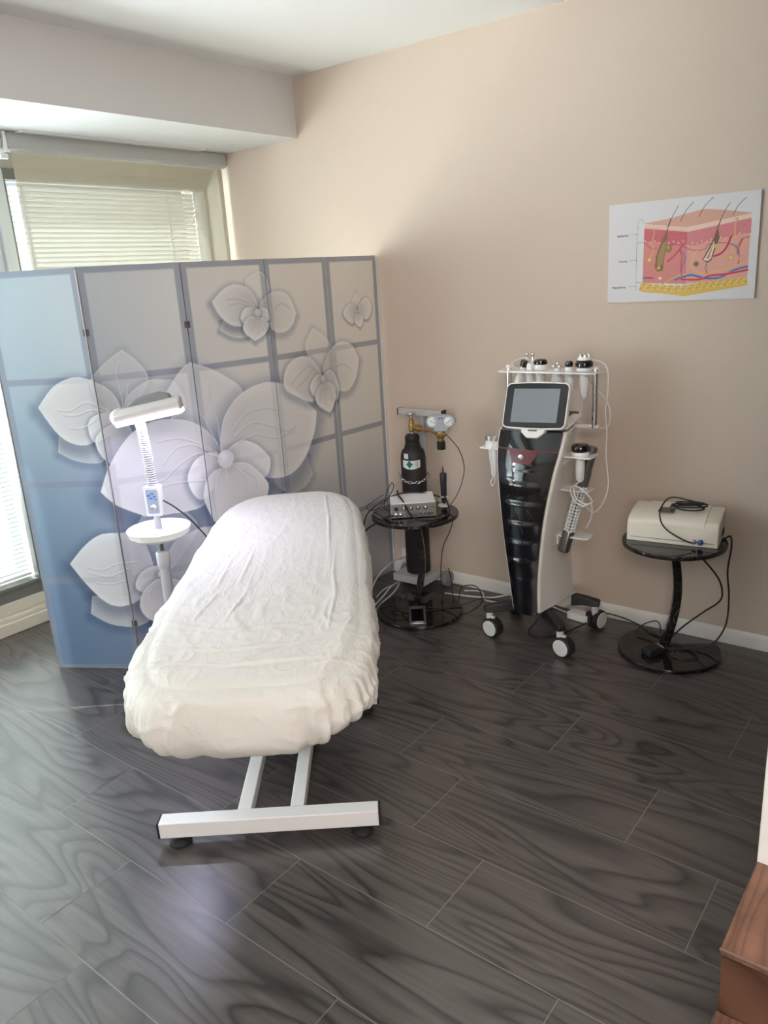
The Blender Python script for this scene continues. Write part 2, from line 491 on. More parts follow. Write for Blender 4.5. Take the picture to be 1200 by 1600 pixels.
# doorway and wooden steps at the right edge
d = MB(); d.span((-.262, 1.565, .0), (-.20, 1.70, 2.25)); d.span((-.20, 1.565, 2.19), (.72, 1.70, 2.25)); d.span((.66, 1.565, 0), (.72, 1.70, 2.25)); d.span((-.272, 1.557, .0), (-.24, 1.567, 2.26))
struct(d.build('trim_3', TRIM, bevel=.003), 'white door frame above the wooden steps')
struct(MB().span((-.20, 1.62, .34), (.66, 1.66, 2.19)).build('door_1', TRIM))
d = MB(); d.span((-.25, 1.57, 2.25), (2.6, 1.70, 2.6)); d.span((.72, 1.57, 0), (2.6, 1.70, 2.25)); struct(d.build('wall_door', WALL))
st = thing('wooden_steps', 'brown walnut-look wooden steps at the right edge below the white door frame', 'steps', (.2, 1.3, 0))
MB().span((-.272, 1.283, .322), (.75, 1.563, .340)).build('tread', STEPM, st, True, bevel=.003)
MB().span((-.272, 1.300, .0), (.75, 1.556, .322)).build('riser', STEPR, st, True)
MB().span((-.275, 1.00, .152), (.75, 1.299, .170)).build('tread', STEPM, st, True, bevel=.003)
MB().span((-.275, 1.02, .0), (.75, 1.298, .152)).build('riser', STEPR, st, True)
MB().span((-.2735, 1.279, .334), (.75, 1.2845, .3412)).build('nosing', mat('brown_edge_trim', (.17, .10, .08), .35), st, True, bevel=.002)

# ------------------------------------------------------------------ printed pictures as per-vertex ink
def smooth_poly(pts, corners=(), n=6):
    P = []
    for i, p in enumerate(pts):
        P += [p]*(3 if i in corners else 1)
    v = cr([(a, b, 0) for a, b in P], n, True)
    out = []
    for p in v:
        if not out or (abs(out[-1][0]-p.x)+abs(out[-1][1]-p.y)) > 1e-5: out.append((p.x, p.y))
    return np.array(out)
def inside(P, X, Y):
    r = np.zeros(X.shape, bool); n = len(P)
    for i in range(n):
        x1, y1 = P[i]; x2, y2 = P[(i+1) % n]
        if y1 == y2: continue
        c = ((y1 > Y) != (y2 > Y)) & (X < (x2-x1)*(Y-y1)/(y2-y1)+x1)
        r ^= c
    return r
def segdist(P, X, Y, closed):
    d = np.full(X.shape, 9.0); n = len(P)
    for i in range(n if closed else n-1):
        ax, ay = P[i]; bx, by = P[(i+1) % n]
        vx, vy = bx-ax, by-ay; L = vx*vx+vy*vy
        if L < 1e-14: continue
        t = np.clip(((X-ax)*vx+(Y-ay)*vy)/L, 0, 1)
        d = np.minimum(d, np.hypot(X-ax-t*vx, Y-ay-t*vy))
    return d
def blend(C, idx, col, a):
    C[idx] = C[idx]*(1-a[:, None])+np.asarray(col)*a[:, None]
def ss(x): x = np.clip(x, 0, 1); return x*x*(3-2*x)
PETALS = [('P', [[0.46, 0.622], [0.491, 0.69], [0.548, 0.733], [0.616, 0.753], [0.685, 0.676], [0.72, 0.599], [0.654, 0.503], [0.547, 0.416], [0.476, 0.512]], 0.55, [3], [0.537, 0.424], 0),
 ('P', [[0.545, 0.422], [0.603, 0.543], [0.681, 0.578], [0.751, 0.593], [0.871, 0.558], [0.906, 0.441], [0.75, 0.36], [0.605, 0.348]], 0.7, [], [0.537, 0.424], 0),
 ('P', [[0.221, 0.353], [0.2, 0.268], [0.283, 0.218], [0.384, 0.205], [0.462, 0.224], [0.464, 0.336]], 0.75, [0, 1], [0.537, 0.424], -1),
 ('P', [[0.146, 0.502], [0.214, 0.571], [0.283, 0.621], [0.349, 0.637], [0.46, 0.622], [0.498, 0.536], [0.505, 0.431], [0.451, 0.339], [0.386, 0.309], [0.321, 0.303], [0.265, 0.334], [0.2, 0.413]], 0.95, [0], [0.537, 0.424], 0),
 ('P', [[0.424, 0.376], [0.44, 0.431], [0.487, 0.459], [0.538, 0.454], [0.551, 0.406], [0.479, 0.347]], 0.9, [], [0.535, 0.41], 0),
 ('P', [[0.427, 0.291], [0.451, 0.357], [0.514, 0.399], [0.574, 0.391], [0.633, 0.35], [0.638, 0.279], [0.598, 0.233], [0.522, 0.181], [0.454, 0.226]], 0.95, [7], [0.541, 0.393], 0),
 ('B', [0.536, 0.418], 0.014),
 ('P', [[0.483, 1.134], [0.412, 1.195], [0.372, 1.262], [0.434, 1.332], [0.516, 1.385], [0.57, 1.331], [0.603, 1.258], [0.548, 1.178]], 0.4, [4], [0.481, 1.121], 0),
 ('P', [[0.49, 1.136], [0.5, 1.184], [0.544, 1.226], [0.61, 1.255], [0.664, 1.249], [0.711, 1.231], [0.736, 1.115], [0.596, 1.066], [0.484, 1.094]], 0.6, [], [0.481, 1.121], 0),
 ('P', [[0.204, 1.064], [0.187, 0.99], [0.248, 0.955], [0.325, 0.939], [0.38, 0.951], [0.385, 1.028]], 0.6, [0, 1], [0.481, 1.121], -1),
 ('P', [[0.135, 1.177], [0.214, 1.256], [0.302, 1.291], [0.373, 1.28], [0.445, 1.232], [0.475, 1.166], [0.469, 1.11], [0.349, 1.027], [0.273, 1.019], [0.201, 1.064]], 0.95, [0], [0.481, 1.121], 0),
 ('P', [[0.333, 1.088], [0.359, 1.129], [0.417, 1.145], [0.469, 1.125], [0.47, 1.083], [0.4, 1.04], [0.349, 1.027]], 0.9, [], [0.48, 1.116], 0),
 ('P', [[0.357, 1.037], [0.407, 1.084], [0.477, 1.095], [0.508, 1.051], [0.479, 0.975], [0.41, 0.926], [0.367, 0.973]], 0.9, [5], [0.479, 1.108], 0),
 ('B', [0.477, 1.114], 0.016),
 ('P', [[0.649, 1.145], [0.689, 1.225], [0.739, 1.283], [0.78, 1.308], [0.865, 1.274], [0.939, 1.23], [1.016, 1.153], [0.973, 1.023], [0.871, 0.912], [0.744, 0.977]], 0.6, [3], [0.882, 0.879], 0),
 ('P', [[1.345, 0.8], [1.378, 0.7], [1.312, 0.648], [1.199, 0.648], [1.136, 0.74]], 0.6, [0, 1], [0.882, 0.879], -1),
 ('P', [[0.34, 0.816], [0.398, 0.928], [0.497, 1.042], [0.599, 1.084], [0.704, 1.078], [0.781, 1.044], [0.839, 0.983], [0.874, 0.892], [0.803, 0.768], [0.754, 0.687], [0.622, 0.677], [0.507, 0.687], [0.404, 0.752]], 1, [0, 11], [0.882, 0.879], 0),
 ('P', [[0.871, 0.912], [0.897, 1.036], [0.959, 1.116], [1.044, 1.163], [1.144, 1.178], [1.242, 1.156], [1.324, 1.109], [1.442, 0.995], [1.417, 0.906], [1.345, 0.8], [1.254, 0.739], [1.146, 0.732], [1.034, 0.771], [0.927, 0.852]], 1, [7], [0.882, 0.879], 0),
 ('P', [[0.894, 0.894], [0.972, 0.94], [1.049, 0.914], [1.104, 0.859], [1.12, 0.816], [1.084, 0.751], [0.969, 0.791]], 0.85, [], [0.882, 0.879], 0),
 ('P', [[0.868, 0.893], [0.814, 0.917], [0.748, 0.895], [0.706, 0.828], [0.716, 0.758], [0.755, 0.716], [0.818, 0.764], [0.859, 0.828]], 1, [], [0.882, 0.879], 0),
 ('P', [[0.884, 0.843], [0.959, 0.846], [1.017, 0.819], [1.083, 0.742], [1.094, 0.691], [1.042, 0.607], [0.902, 0.535], [0.796, 0.608], [0.765, 0.703], [0.774, 0.774], [0.811, 0.824]], 1, [7], [0.886, 0.86], 0),
 ('B', [0.891, 0.874], 0.04),
 ('P', [[1.087, 1.618], [1.129, 1.645], [1.169, 1.654], [1.199, 1.62], [1.204, 1.569], [1.142, 1.516], [1.1, 1.548]], 0.3, [], [1.135, 1.486], 0),
 ('P', [[0.956, 1.462], [0.938, 1.424], [0.981, 1.396], [1.03, 1.384], [1.073, 1.388], [1.07, 1.442]], 0.85, [0, 1], [1.135, 1.486], -1),
 ('P', [[0.914, 1.541], [0.946, 1.57], [0.989, 1.597], [1.035, 1.607], [1.09, 1.591], [1.129, 1.546], [1.137, 1.502], [1.104, 1.453], [1.053, 1.433], [0.993, 1.441], [0.943, 1.485]], 0.95, [0], [1.135, 1.486], 0),
 ('P', [[1.144, 1.505], [1.171, 1.535], [1.214, 1.563], [1.278, 1.565], [1.327, 1.54], [1.363, 1.464], [1.331, 1.413], [1.274, 1.386], [1.211, 1.397], [1.17, 1.448]], 0.7, [5], [1.135, 1.486], 0),
 ('P', [[1.044, 1.466], [1.062, 1.5], [1.099, 1.511], [1.133, 1.497], [1.115, 1.461], [1.064, 1.44]], 1, [], [1.135, 1.486], 0),
 ('P', [[1.139, 1.494], [1.167, 1.503], [1.195, 1.482], [1.194, 1.446], [1.154, 1.452]], 0.9, [], [1.135, 1.486], 0),
 ('P', [[1.132, 1.465], [1.171, 1.451], [1.183, 1.417], [1.152, 1.383], [1.106, 1.363], [1.058, 1.4], [1.053, 1.436], [1.083, 1.466]], 1, [4], [1.134, 1.478], 0),
 ('B', [1.134, 1.481], 0.017),
 ('P', [[1.46, 1.39], [1.523, 1.358], [1.58, 1.295], [1.531, 1.236], [1.496, 1.173], [1.435, 1.229], [1.402, 1.313]], 0.45, [0], [1.507, 1.15], 0),
 ('P', [[1.241, 1.177], [1.273, 1.234], [1.336, 1.264], [1.413, 1.261], [1.478, 1.209], [1.498, 1.157], [1.466, 1.078], [1.412, 1.046], [1.321, 1.085], [1.251, 1.128]], 0.85, [], [1.507, 1.15], 0),
 ('P', [[1.51, 1.18], [1.546, 1.249], [1.598, 1.293], [1.664, 1.308], [1.736, 1.279], [1.777, 1.207], [1.743, 1.115], [1.684, 1.065], [1.623, 1.068], [1.549, 1.113]], 0.75, [5], [1.507, 1.15], 0),
 ('P', [[1.407, 1.112], [1.449, 1.164], [1.5, 1.166], [1.501, 1.104], [1.45, 1.059]], 1, [], [1.507, 1.15], 0),
 ('P', [[1.512, 1.158], [1.562, 1.183], [1.603, 1.137], [1.614, 1.072], [1.59, 1.028], [1.533, 1.1]], 0.9, [], [1.507, 1.15], 0),
 ('P', [[1.504, 1.129], [1.576, 1.106], [1.589, 1.054], [1.563, 0.997], [1.532, 0.974], [1.455, 1.024], [1.443, 1.076]], 1, [4], [1.505, 1.135], 0),
 ('B', [1.506, 1.144], 0.018),
 ('P', [[1.783, 1.536], [1.817, 1.497], [1.789, 1.462], [1.749, 1.486]], 0.45, [0], [1.787, 1.443], 0),
 ('P', [[1.683, 1.441], [1.72, 1.479], [1.763, 1.482], [1.787, 1.446], [1.757, 1.387], [1.712, 1.403]], 0.9, [], [1.787, 1.443], 0),
 ('P', [[1.794, 1.458], [1.847, 1.505], [1.885, 1.493], [1.901, 1.451], [1.871, 1.403], [1.827, 1.406]], 0.9, [], [1.787, 1.443], 0),
 ('P', [[1.791, 1.434], [1.828, 1.412], [1.824, 1.381], [1.803, 1.361], [1.767, 1.386], [1.766, 1.42]], 1, [3], [1.787, 1.443], 0),
 ('B', [1.787, 1.443], 0.01)]
VEINS = [[[0.218, 1.166], [0.272, 1.161], [0.326, 1.187], [0.372, 1.185], [0.43, 1.149]], [[0.241, 1.144], [0.296, 1.142], [0.367, 1.16], [0.441, 1.14]], [[0.259, 1.091], [0.314, 1.089], [0.374, 1.12]], [[0.499, 1.339], [0.479, 1.277], [0.487, 1.199], [0.485, 1.147]], [[0.52, 1.247], [0.507, 1.196], [0.489, 1.146]], [[0.544, 1.153], [0.6, 1.185], [0.669, 1.172]], [[0.559, 1.132], [0.609, 1.158], [0.686, 1.143]], [[0.607, 0.997], [0.68, 1.002], [0.758, 0.975], [0.854, 0.907]], [[0.612, 0.899], [0.674, 0.959], [0.756, 0.961], [0.852, 0.896]], [[0.523, 0.831], [0.602, 0.831], [0.663, 0.877], [0.765, 0.923], [0.867, 0.884]], [[0.529, 0.788], [0.64, 0.811], [0.777, 0.802]], [[0.943, 0.994], [1.021, 1.058], [1.123, 1.066], [1.184, 1.05]], [[0.946, 0.965], [1.048, 1.011], [1.147, 0.979], [1.238, 0.942], [1.295, 0.956]], [[0.961, 0.933], [1.058, 0.956], [1.158, 0.924], [1.28, 0.934]], [[0.855, 1.208], [0.853, 1.126], [0.872, 1.04], [0.873, 0.955]], [[0.789, 1.108], [0.825, 1.034], [0.859, 0.943]], [[0.885, 0.832], [0.886, 0.764], [0.907, 0.7]], [[0.852, 0.821], [0.827, 0.762], [0.832, 0.703]], [[0.934, 0.827], [0.98, 0.773], [0.976, 0.714]], [[0.972, 0.814], [1.027, 0.763], [1.028, 0.718]], [[0.99, 1.552], [1.03, 1.552], [1.083, 1.536], [1.121, 1.506]], [[0.996, 1.528], [1.05, 1.532], [1.111, 1.507]], [[1.233, 1.499], [1.275, 1.518], [1.321, 1.493]], [[1.104, 1.453], [1.093, 1.413]], [[1.131, 1.451], [1.124, 1.397]], [[1.153, 1.444], [1.155, 1.408]], [[1.328, 1.135], [1.388, 1.166], [1.446, 1.204], [1.486, 1.168]], [[1.287, 1.15], [1.358, 1.2], [1.426, 1.221], [1.478, 1.178]], [[1.605, 1.199], [1.652, 1.203], [1.71, 1.171]], [[1.479, 1.107], [1.471, 1.047]], [[1.511, 1.109], [1.51, 1.025]], [[1.547, 1.098], [1.553, 1.034]], [[0.219, 0.489], [0.289, 0.473], [0.366, 0.501], [0.447, 0.495]], [[0.229, 0.46], [0.313, 0.443], [0.404, 0.475]], [[0.25, 0.415], [0.321, 0.408], [0.396, 0.427]], [[0.499, 0.388], [0.467, 0.32], [0.48, 0.256]], [[0.531, 0.38], [0.527, 0.29], [0.505, 0.235]], [[0.563, 0.373], [0.569, 0.295]]]
POSTER = [('P', [(0.148, 0.302),(0.241, 0.312),(0.304, 0.324),(0.376, 0.336),(0.457, 0.324),(0.546, 0.307),(0.317, 0.275)], (0.6, 0.33, 0.26)),
 ('P', [(0.148, 0.302),(0.317, 0.276),(0.32, 0.063),(0.146, 0.074)], (0.6, 0.22, 0.2)),
 ('P', [(0.317, 0.276),(0.546, 0.307),(0.547, 0.079),(0.32, 0.063)], (0.66, 0.32, 0.27)),
 ('P', [(0.148, 0.301),(0.317, 0.275),(0.318, 0.258),(0.147, 0.285)], (0.72, 0.5, 0.42)),
 ('P', [(0.317, 0.275),(0.546, 0.305),(0.547, 0.29),(0.318, 0.258)], (0.74, 0.54, 0.45)),
 ('P', [(0.147, 0.281),(0.317, 0.256),(0.316, 0.207),(0.283, 0.218),(0.245, 0.211),(0.2, 0.23),(0.147, 0.231)], (0.55, 0.12, 0.15)),
 ('P', [(0.317, 0.256),(0.547, 0.287),(0.549, 0.236),(0.502, 0.233),(0.438, 0.223),(0.393, 0.216),(0.352, 0.204),(0.316, 0.207)], (0.6, 0.2, 0.22)),
 ('D', (0.252, 0.242), 0.0016, (0.48, 0.09, 0.13)),
 ('D', (0.305, 0.233), 0.0016, (0.7, 0.32, 0.34)),
 ('D', (0.404, 0.26), 0.0016, (0.48, 0.09, 0.13)),
 ('D', (0.158, 0.246), 0.0016, (0.7, 0.32, 0.34)),
 ('D', (0.26, 0.25), 0.0016, (0.48, 0.09, 0.13)),
 ('D', (0.541, 0.267), 0.0016, (0.7, 0.32, 0.34)),
 ('D', (0.484, 0.259), 0.0016, (0.48, 0.09, 0.13)),
 ('D', (0.409, 0.258), 0.0016, (0.7, 0.32, 0.34)),
 ('D', (0.409, 0.237), 0.0016, (0.48, 0.09, 0.13)),
 ('D', (0.366, 0.234), 0.0016, (0.7, 0.32, 0.34)),
 ('D', (0.421, 0.262), 0.0016, (0.48, 0.09, 0.13)),
 ('D', (0.455, 0.252), 0.0016, (0.7, 0.32, 0.34)),
 ('D', (0.277, 0.253), 0.0016, (0.48, 0.09, 0.13)),
 ('D', (0.494, 0.261), 0.0016, (0.7, 0.32, 0.34)),
 ('D', (0.441, 0.241), 0.0016, (0.48, 0.09, 0.13)),
 ('D', (0.439, 0.24), 0.0016, (0.7, 0.32, 0.34)),
 ('D', (0.316, 0.225), 0.0016, (0.48, 0.09, 0.13)),
 ('D', (0.336, 0.224), 0.0016, (0.7, 0.32, 0.34)),
 ('D', (0.499, 0.272), 0.0016, (0.48, 0.09, 0.13)),
 ('D', (0.209, 0.257), 0.0016, (0.7, 0.32, 0.34)),
 ('D', (0.531, 0.267), 0.0016, (0.48, 0.09, 0.13)),
 ('D', (0.405, 0.253), 0.0016, (0.7, 0.32, 0.34)),
 ('D', (0.359, 0.244), 0.0016, (0.48, 0.09, 0.13)),
 ('D', (0.298, 0.234), 0.0016, (0.7, 0.32, 0.34)),
 ('D', (0.39, 0.233), 0.0016, (0.48, 0.09, 0.13)),
 ('D', (0.427, 0.238), 0.0016, (0.7, 0.32, 0.34)),
 ('D', (0.492, 0.245), 0.0016, (0.48, 0.09, 0.13)),
 ('D', (0.422, 0.259), 0.0016, (0.7, 0.32, 0.34)),
 ('D', (0.493, 0.246), 0.0016, (0.48, 0.09, 0.13)),
 ('D', (0.509, 0.26), 0.0016, (0.7, 0.32, 0.34)),
 ('D', (0.438, 0.26), 0.0016, (0.48, 0.09, 0.13)),
 ('D', (0.482, 0.256), 0.0016, (0.7, 0.32, 0.34)),
 ('D', (0.27, 0.253), 0.0016, (0.48, 0.09, 0.13)),
 ('D', (0.491, 0.245), 0.0016, (0.7, 0.32, 0.34)),
 ('D', (0.19, 0.242), 0.0016, (0.48, 0.09, 0.13)),
 ('D', (0.321, 0.245), 0.0016, (0.7, 0.32, 0.34)),
 ('D', (0.275, 0.232), 0.0016, (0.48, 0.09, 0.13)),
 ('D', (0.496, 0.273), 0.0016, (0.7, 0.32, 0.34)),
 ('D', (0.4, 0.26), 0.0016, (0.48, 0.09, 0.13)),
 ('D', (0.44, 0.257), 0.0016, (0.7, 0.32, 0.34)),
 ('D', (0.501, 0.247), 0.0016, (0.48, 0.09, 0.13)),
 ('D', (0.359, 0.226), 0.0016, (0.7, 0.32, 0.34)),
 ('D', (0.28, 0.252), 0.0016, (0.48, 0.09, 0.13)),
 ('D', (0.394, 0.259), 0.0016, (0.7, 0.32, 0.34)),
 ('D', (0.235, 0.248), 0.0016, (0.48, 0.09, 0.13)),
 ('D', (0.398, 0.256), 0.0016, (0.7, 0.32, 0.34)),
 ('D', (0.171, 0.243), 0.0016, (0.48, 0.09, 0.13)),
 ('D', (0.283, 0.225), 0.0016, (0.7, 0.32, 0.34)),
 ('D', (0.506, 0.265), 0.0016, (0.48, 0.09, 0.13)),
 ('D', (0.341, 0.237), 0.0016, (0.7, 0.32, 0.34)),
 ('D', (0.412, 0.245), 0.0016, (0.48, 0.09, 0.13)),
 ('D', (0.38, 0.24), 0.0016, (0.7, 0.32, 0.34)),
 ('D', (0.522, 0.263), 0.0016, (0.48, 0.09, 0.13)),
 ('D', (0.33, 0.23), 0.0016, (0.7, 0.32, 0.34)),
 ('D', (0.251, 0.249), 0.0016, (0.48, 0.09, 0.13)),
 ('D', (0.535, 0.265), 0.0016, (0.7, 0.32, 0.34)),
 ('D', (0.374, 0.257), 0.0016, (0.48, 0.09, 0.13)),
 ('D', (0.323, 0.233), 0.0016, (0.7, 0.32, 0.34)),
 ('D', (0.161, 0.252), 0.0016, (0.48, 0.09, 0.13)),
 ('D', (0.407, 0.26), 0.0016, (0.7, 0.32, 0.34)),
 ('D', (0.405, 0.248), 0.0016, (0.48, 0.09, 0.13)),
 ('D', (0.425, 0.254), 0.0016, (0.7, 0.32, 0.34)),
 ('D', (0.436, 0.245), 0.0016, (0.48, 0.09, 0.13)),
 ('D', (0.161, 0.269), 0.0016, (0.7, 0.32, 0.34)),
 ('D', (0.425, 0.236), 0.0016, (0.48, 0.09, 0.13)),
 ('D', (0.257, 0.244), 0.0016, (0.7, 0.32, 0.34)),
 ('D', (0.392, 0.25), 0.0016, (0.48, 0.09, 0.13)),
 ('D', (0.303, 0.242), 0.0016, (0.7, 0.32, 0.34)),
 ('D', (0.305, 0.233), 0.0016, (0.48, 0.09, 0.13)),
 ('D', (0.277, 0.243), 0.0016, (0.7, 0.32, 0.34)),
 ('D', (0.153, 0.235), 0.004, (0.72, 0.42, 0.38)),
 ('D', (0.172, 0.227), 0.004, (0.72, 0.42, 0.38)),
 ('D', (0.191, 0.232), 0.004, (0.72, 0.42, 0.38)),
 ('D', (0.21, 0.224), 0.004, (0.72, 0.42, 0.38)),
 ('D', (0.228, 0.229), 0.004, (0.72, 0.42, 0.38)),
 ('D', (0.247, 0.221), 0.004, (0.72, 0.42, 0.38)),
 ('D', (0.265, 0.226), 0.004, (0.72, 0.42, 0.38)),
 ('D', (0.284, 0.219), 0.004, (0.72, 0.42, 0.38)),
 ('D', (0.302, 0.224), 0.004, (0.72, 0.42, 0.38)),
 ('D', (0.321, 0.207), 0.004, (0.72, 0.42, 0.38)),
 ('D', (0.338, 0.215), 0.004, (0.72, 0.42, 0.38)),
 ('D', (0.356, 0.212), 0.004, (0.72, 0.42, 0.38)),
 ('D', (0.373, 0.22), 0.004, (0.72, 0.42, 0.38)),
 ('D', (0.391, 0.216), 0.004, (0.72, 0.42, 0.38)),
 ('D', (0.408, 0.224), 0.004, (0.72, 0.42, 0.38)),
 ('D', (0.425, 0.22), 0.004, (0.72, 0.42, 0.38)),
 ('D', (0.442, 0.228), 0.004, (0.72, 0.42, 0.38)),
 ('D', (0.459, 0.225), 0.004, (0.72, 0.42, 0.38)),
 ('D', (0.476, 0.233), 0.004, (0.72, 0.42, 0.38)),
 ('D', (0.493, 0.229), 0.004, (0.72, 0.42, 0.38)),
 ('D', (0.509, 0.237), 0.004, (0.72, 0.42, 0.38)),
 ('D', (0.526, 0.233), 0.004, (0.72, 0.42, 0.38)),
 ('L', [(0.15, 0.228),(0.179, 0.205),(0.218, 0.2),(0.24, 0.212),(0.288, 0.211),(0.337, 0.189),(0.384, 0.189),(0.403, 0.208),(0.464, 0.206),(0.504, 0.193),(0.518, 0.217),(0.546, 0.222)], 0.002, (0.35, 0.05, 0.08)),
 ('P', [(0.131, 0.046),(0.146, 0.076),(0.207, 0.062),(0.312, 0.054),(0.37, 0.066),(0.546, 0.081),(0.548, 0.048),(0.314, 0.016),(0.237, 0.029),(0.152, 0.037)], (0.66, 0.43, 0.1)),
 ('D', (0.142, 0.068), 0.0042, (0.75, 0.53, 0.16)),
 ('D', (0.142, 0.054), 0.0042, (0.62, 0.38, 0.07)),
 ('D', (0.152, 0.065), 0.0042, (0.62, 0.38, 0.07)),
 ('D', (0.152, 0.05), 0.0042, (0.8, 0.6, 0.24)),
 ('D', (0.161, 0.061), 0.0042, (0.8, 0.6, 0.24)),
 ('D', (0.162, 0.046), 0.0042, (0.75, 0.53, 0.16)),
 ('D', (0.171, 0.067), 0.0042, (0.75, 0.53, 0.16)),
 ('D', (0.171, 0.053), 0.0042, (0.62, 0.38, 0.07)),
 ('D', (0.18, 0.064), 0.0042, (0.62, 0.38, 0.07)),
 ('D', (0.181, 0.049), 0.0042, (0.8, 0.6, 0.24)),
 ('D', (0.19, 0.06), 0.0042, (0.8, 0.6, 0.24)),
 ('D', (0.191, 0.045), 0.0042, (0.75, 0.53, 0.16)),
 ('D', (0.199, 0.066), 0.0042, (0.75, 0.53, 0.16)),
 ('D', (0.2, 0.051), 0.0042, (0.62, 0.38, 0.07)),
 ('D', (0.209, 0.062), 0.0042, (0.62, 0.38, 0.07)),
 ('D', (0.209, 0.048), 0.0042, (0.8, 0.6, 0.24)),
 ('D', (0.218, 0.059), 0.0042, (0.8, 0.6, 0.24)),
 ('D', (0.219, 0.044), 0.0042, (0.75, 0.53, 0.16)),
 ('D', (0.227, 0.065), 0.0042, (0.75, 0.53, 0.16)),
 ('D', (0.228, 0.05), 0.0042, (0.62, 0.38, 0.07)),
 ('D', (0.237, 0.057), 0.0042, (0.62, 0.38, 0.07)),
 ('D', (0.238, 0.042), 0.0042, (0.8, 0.6, 0.24)),
 ('D', (0.246, 0.053), 0.0042, (0.8, 0.6, 0.24)),
 ('D', (0.247, 0.039), 0.0042, (0.75, 0.53, 0.16)),
 ('D', (0.255, 0.059), 0.0042, (0.75, 0.53, 0.16)),
 ('D', (0.256, 0.045), 0.0042, (0.62, 0.38, 0.07)),
 ('D', (0.265, 0.056), 0.0042, (0.62, 0.38, 0.07)),
 ('D', (0.265, 0.041), 0.0042, (0.8, 0.6, 0.24)),
 ('D', (0.274, 0.052), 0.0042, (0.8, 0.6, 0.24)),
 ('D', (0.275, 0.038), 0.0042, (0.75, 0.53, 0.16)),
 ('D', (0.283, 0.058), 0.0042, (0.75, 0.53, 0.16)),
 ('D', (0.284, 0.044), 0.0042, (0.62, 0.38, 0.07)),
 ('D', (0.292, 0.055), 0.0042, (0.62, 0.38, 0.07)),
 ('D', (0.293, 0.04), 0.0042, (0.8, 0.6, 0.24)),
 ('D', (0.302, 0.051), 0.0042, (0.8, 0.6, 0.24)),
 ('D', (0.302, 0.037), 0.0042, (0.75, 0.53, 0.16)),
 ('D', (0.31, 0.057), 0.0042, (0.75, 0.53, 0.16)),
 ('D', (0.311, 0.043), 0.0042, (0.62, 0.38, 0.07)),
 ('D', (0.32, 0.054), 0.0042, (0.62, 0.38, 0.07)),
 ('D', (0.32, 0.04), 0.0042, (0.8, 0.6, 0.24)),
 ('D', (0.329, 0.051), 0.0042, (0.8, 0.6, 0.24)),
 ('D', (0.329, 0.037), 0.0042, (0.75, 0.53, 0.16)),
 ('D', (0.337, 0.059), 0.0042, (0.75, 0.53, 0.16)),
 ('D', (0.338, 0.044), 0.0042, (0.62, 0.38, 0.07)),
 ('D', (0.346, 0.056), 0.0042, (0.62, 0.38, 0.07)),
 ('D', (0.347, 0.042), 0.0042, (0.8, 0.6, 0.24)),
 ('D', (0.355, 0.054), 0.0042, (0.8, 0.6, 0.24)),
 ('D', (0.356, 0.04), 0.0042, (0.75, 0.53, 0.16)),
 ('D', (0.364, 0.061), 0.0042, (0.75, 0.53, 0.16)),
 ('D', (0.365, 0.047), 0.0042, (0.62, 0.38, 0.07)),
 ('D', (0.373, 0.059), 0.0042, (0.62, 0.38, 0.07)),
 ('D', (0.374, 0.044), 0.0042, (0.8, 0.6, 0.24)),
 ('D', (0.382, 0.056), 0.0042, (0.8, 0.6, 0.24)),
 ('D', (0.383, 0.042), 0.0042, (0.75, 0.53, 0.16)),
 ('D', (0.39, 0.063), 0.0042, (0.75, 0.53, 0.16)),
 ('D', (0.391, 0.049), 0.0042, (0.62, 0.38, 0.07)),
 ('D', (0.399, 0.061), 0.0042, (0.62, 0.38, 0.07)),
 ('D', (0.4, 0.047), 0.0042, (0.8, 0.6, 0.24)),
 ('D', (0.408, 0.058), 0.0042, (0.8, 0.6, 0.24)),
 ('D', (0.409, 0.044), 0.0042, (0.75, 0.53, 0.16)),
 ('D', (0.416, 0.065), 0.0042, (0.75, 0.53, 0.16)),
 ('D', (0.417, 0.051), 0.0042, (0.62, 0.38, 0.07)),
 ('D', (0.425, 0.063), 0.0042, (0.62, 0.38, 0.07)),
 ('D', (0.426, 0.049), 0.0042, (0.8, 0.6, 0.24)),
 ('D', (0.434, 0.061), 0.0042, (0.8, 0.6, 0.24)),
 ('D', (0.435, 0.047), 0.0042, (0.75, 0.53, 0.16)),
 ('D', (0.442, 0.068), 0.0042, (0.75, 0.53, 0.16)),
 ('D', (0.443, 0.054), 0.0042, (0.62, 0.38, 0.07)),
 ('D', (0.451, 0.065), 0.0042, (0.62, 0.38, 0.07)),
 ('D', (0.452, 0.051), 0.0042, (0.8, 0.6, 0.24)),
 ('D', (0.459, 0.063), 0.0042, (0.8, 0.6, 0.24)),
 ('D', (0.46, 0.049), 0.0042, (0.75, 0.53, 0.16)),
 ('D', (0.467, 0.07), 0.0042, (0.75, 0.53, 0.16)),
 ('D', (0.468, 0.056), 0.0042, (0.62, 0.38, 0.07)),
 ('D', (0.476, 0.068), 0.0042, (0.62, 0.38, 0.07)),
 ('D', (0.477, 0.054), 0.0042, (0.8, 0.6, 0.24)),
 ('D', (0.485, 0.065), 0.0042, (0.8, 0.6, 0.24)),
 ('D', (0.486, 0.051), 0.0042, (0.75, 0.53, 0.16)),
 ('D', (0.493, 0.072), 0.0042, (0.75, 0.53, 0.16)),
 ('D', (0.494, 0.058), 0.0042, (0.62, 0.38, 0.07)),
 ('D', (0.501, 0.07), 0.0042, (0.62, 0.38, 0.07)),
 ('D', (0.502, 0.056), 0.0042, (0.8, 0.6, 0.24)),
 ('D', (0.51, 0.067), 0.0042, (0.8, 0.6, 0.24)),
 ('D', (0.511, 0.054), 0.0042, (0.75, 0.53, 0.16)),
 ('D', (0.518, 0.074), 0.0042, (0.75, 0.53, 0.16)),
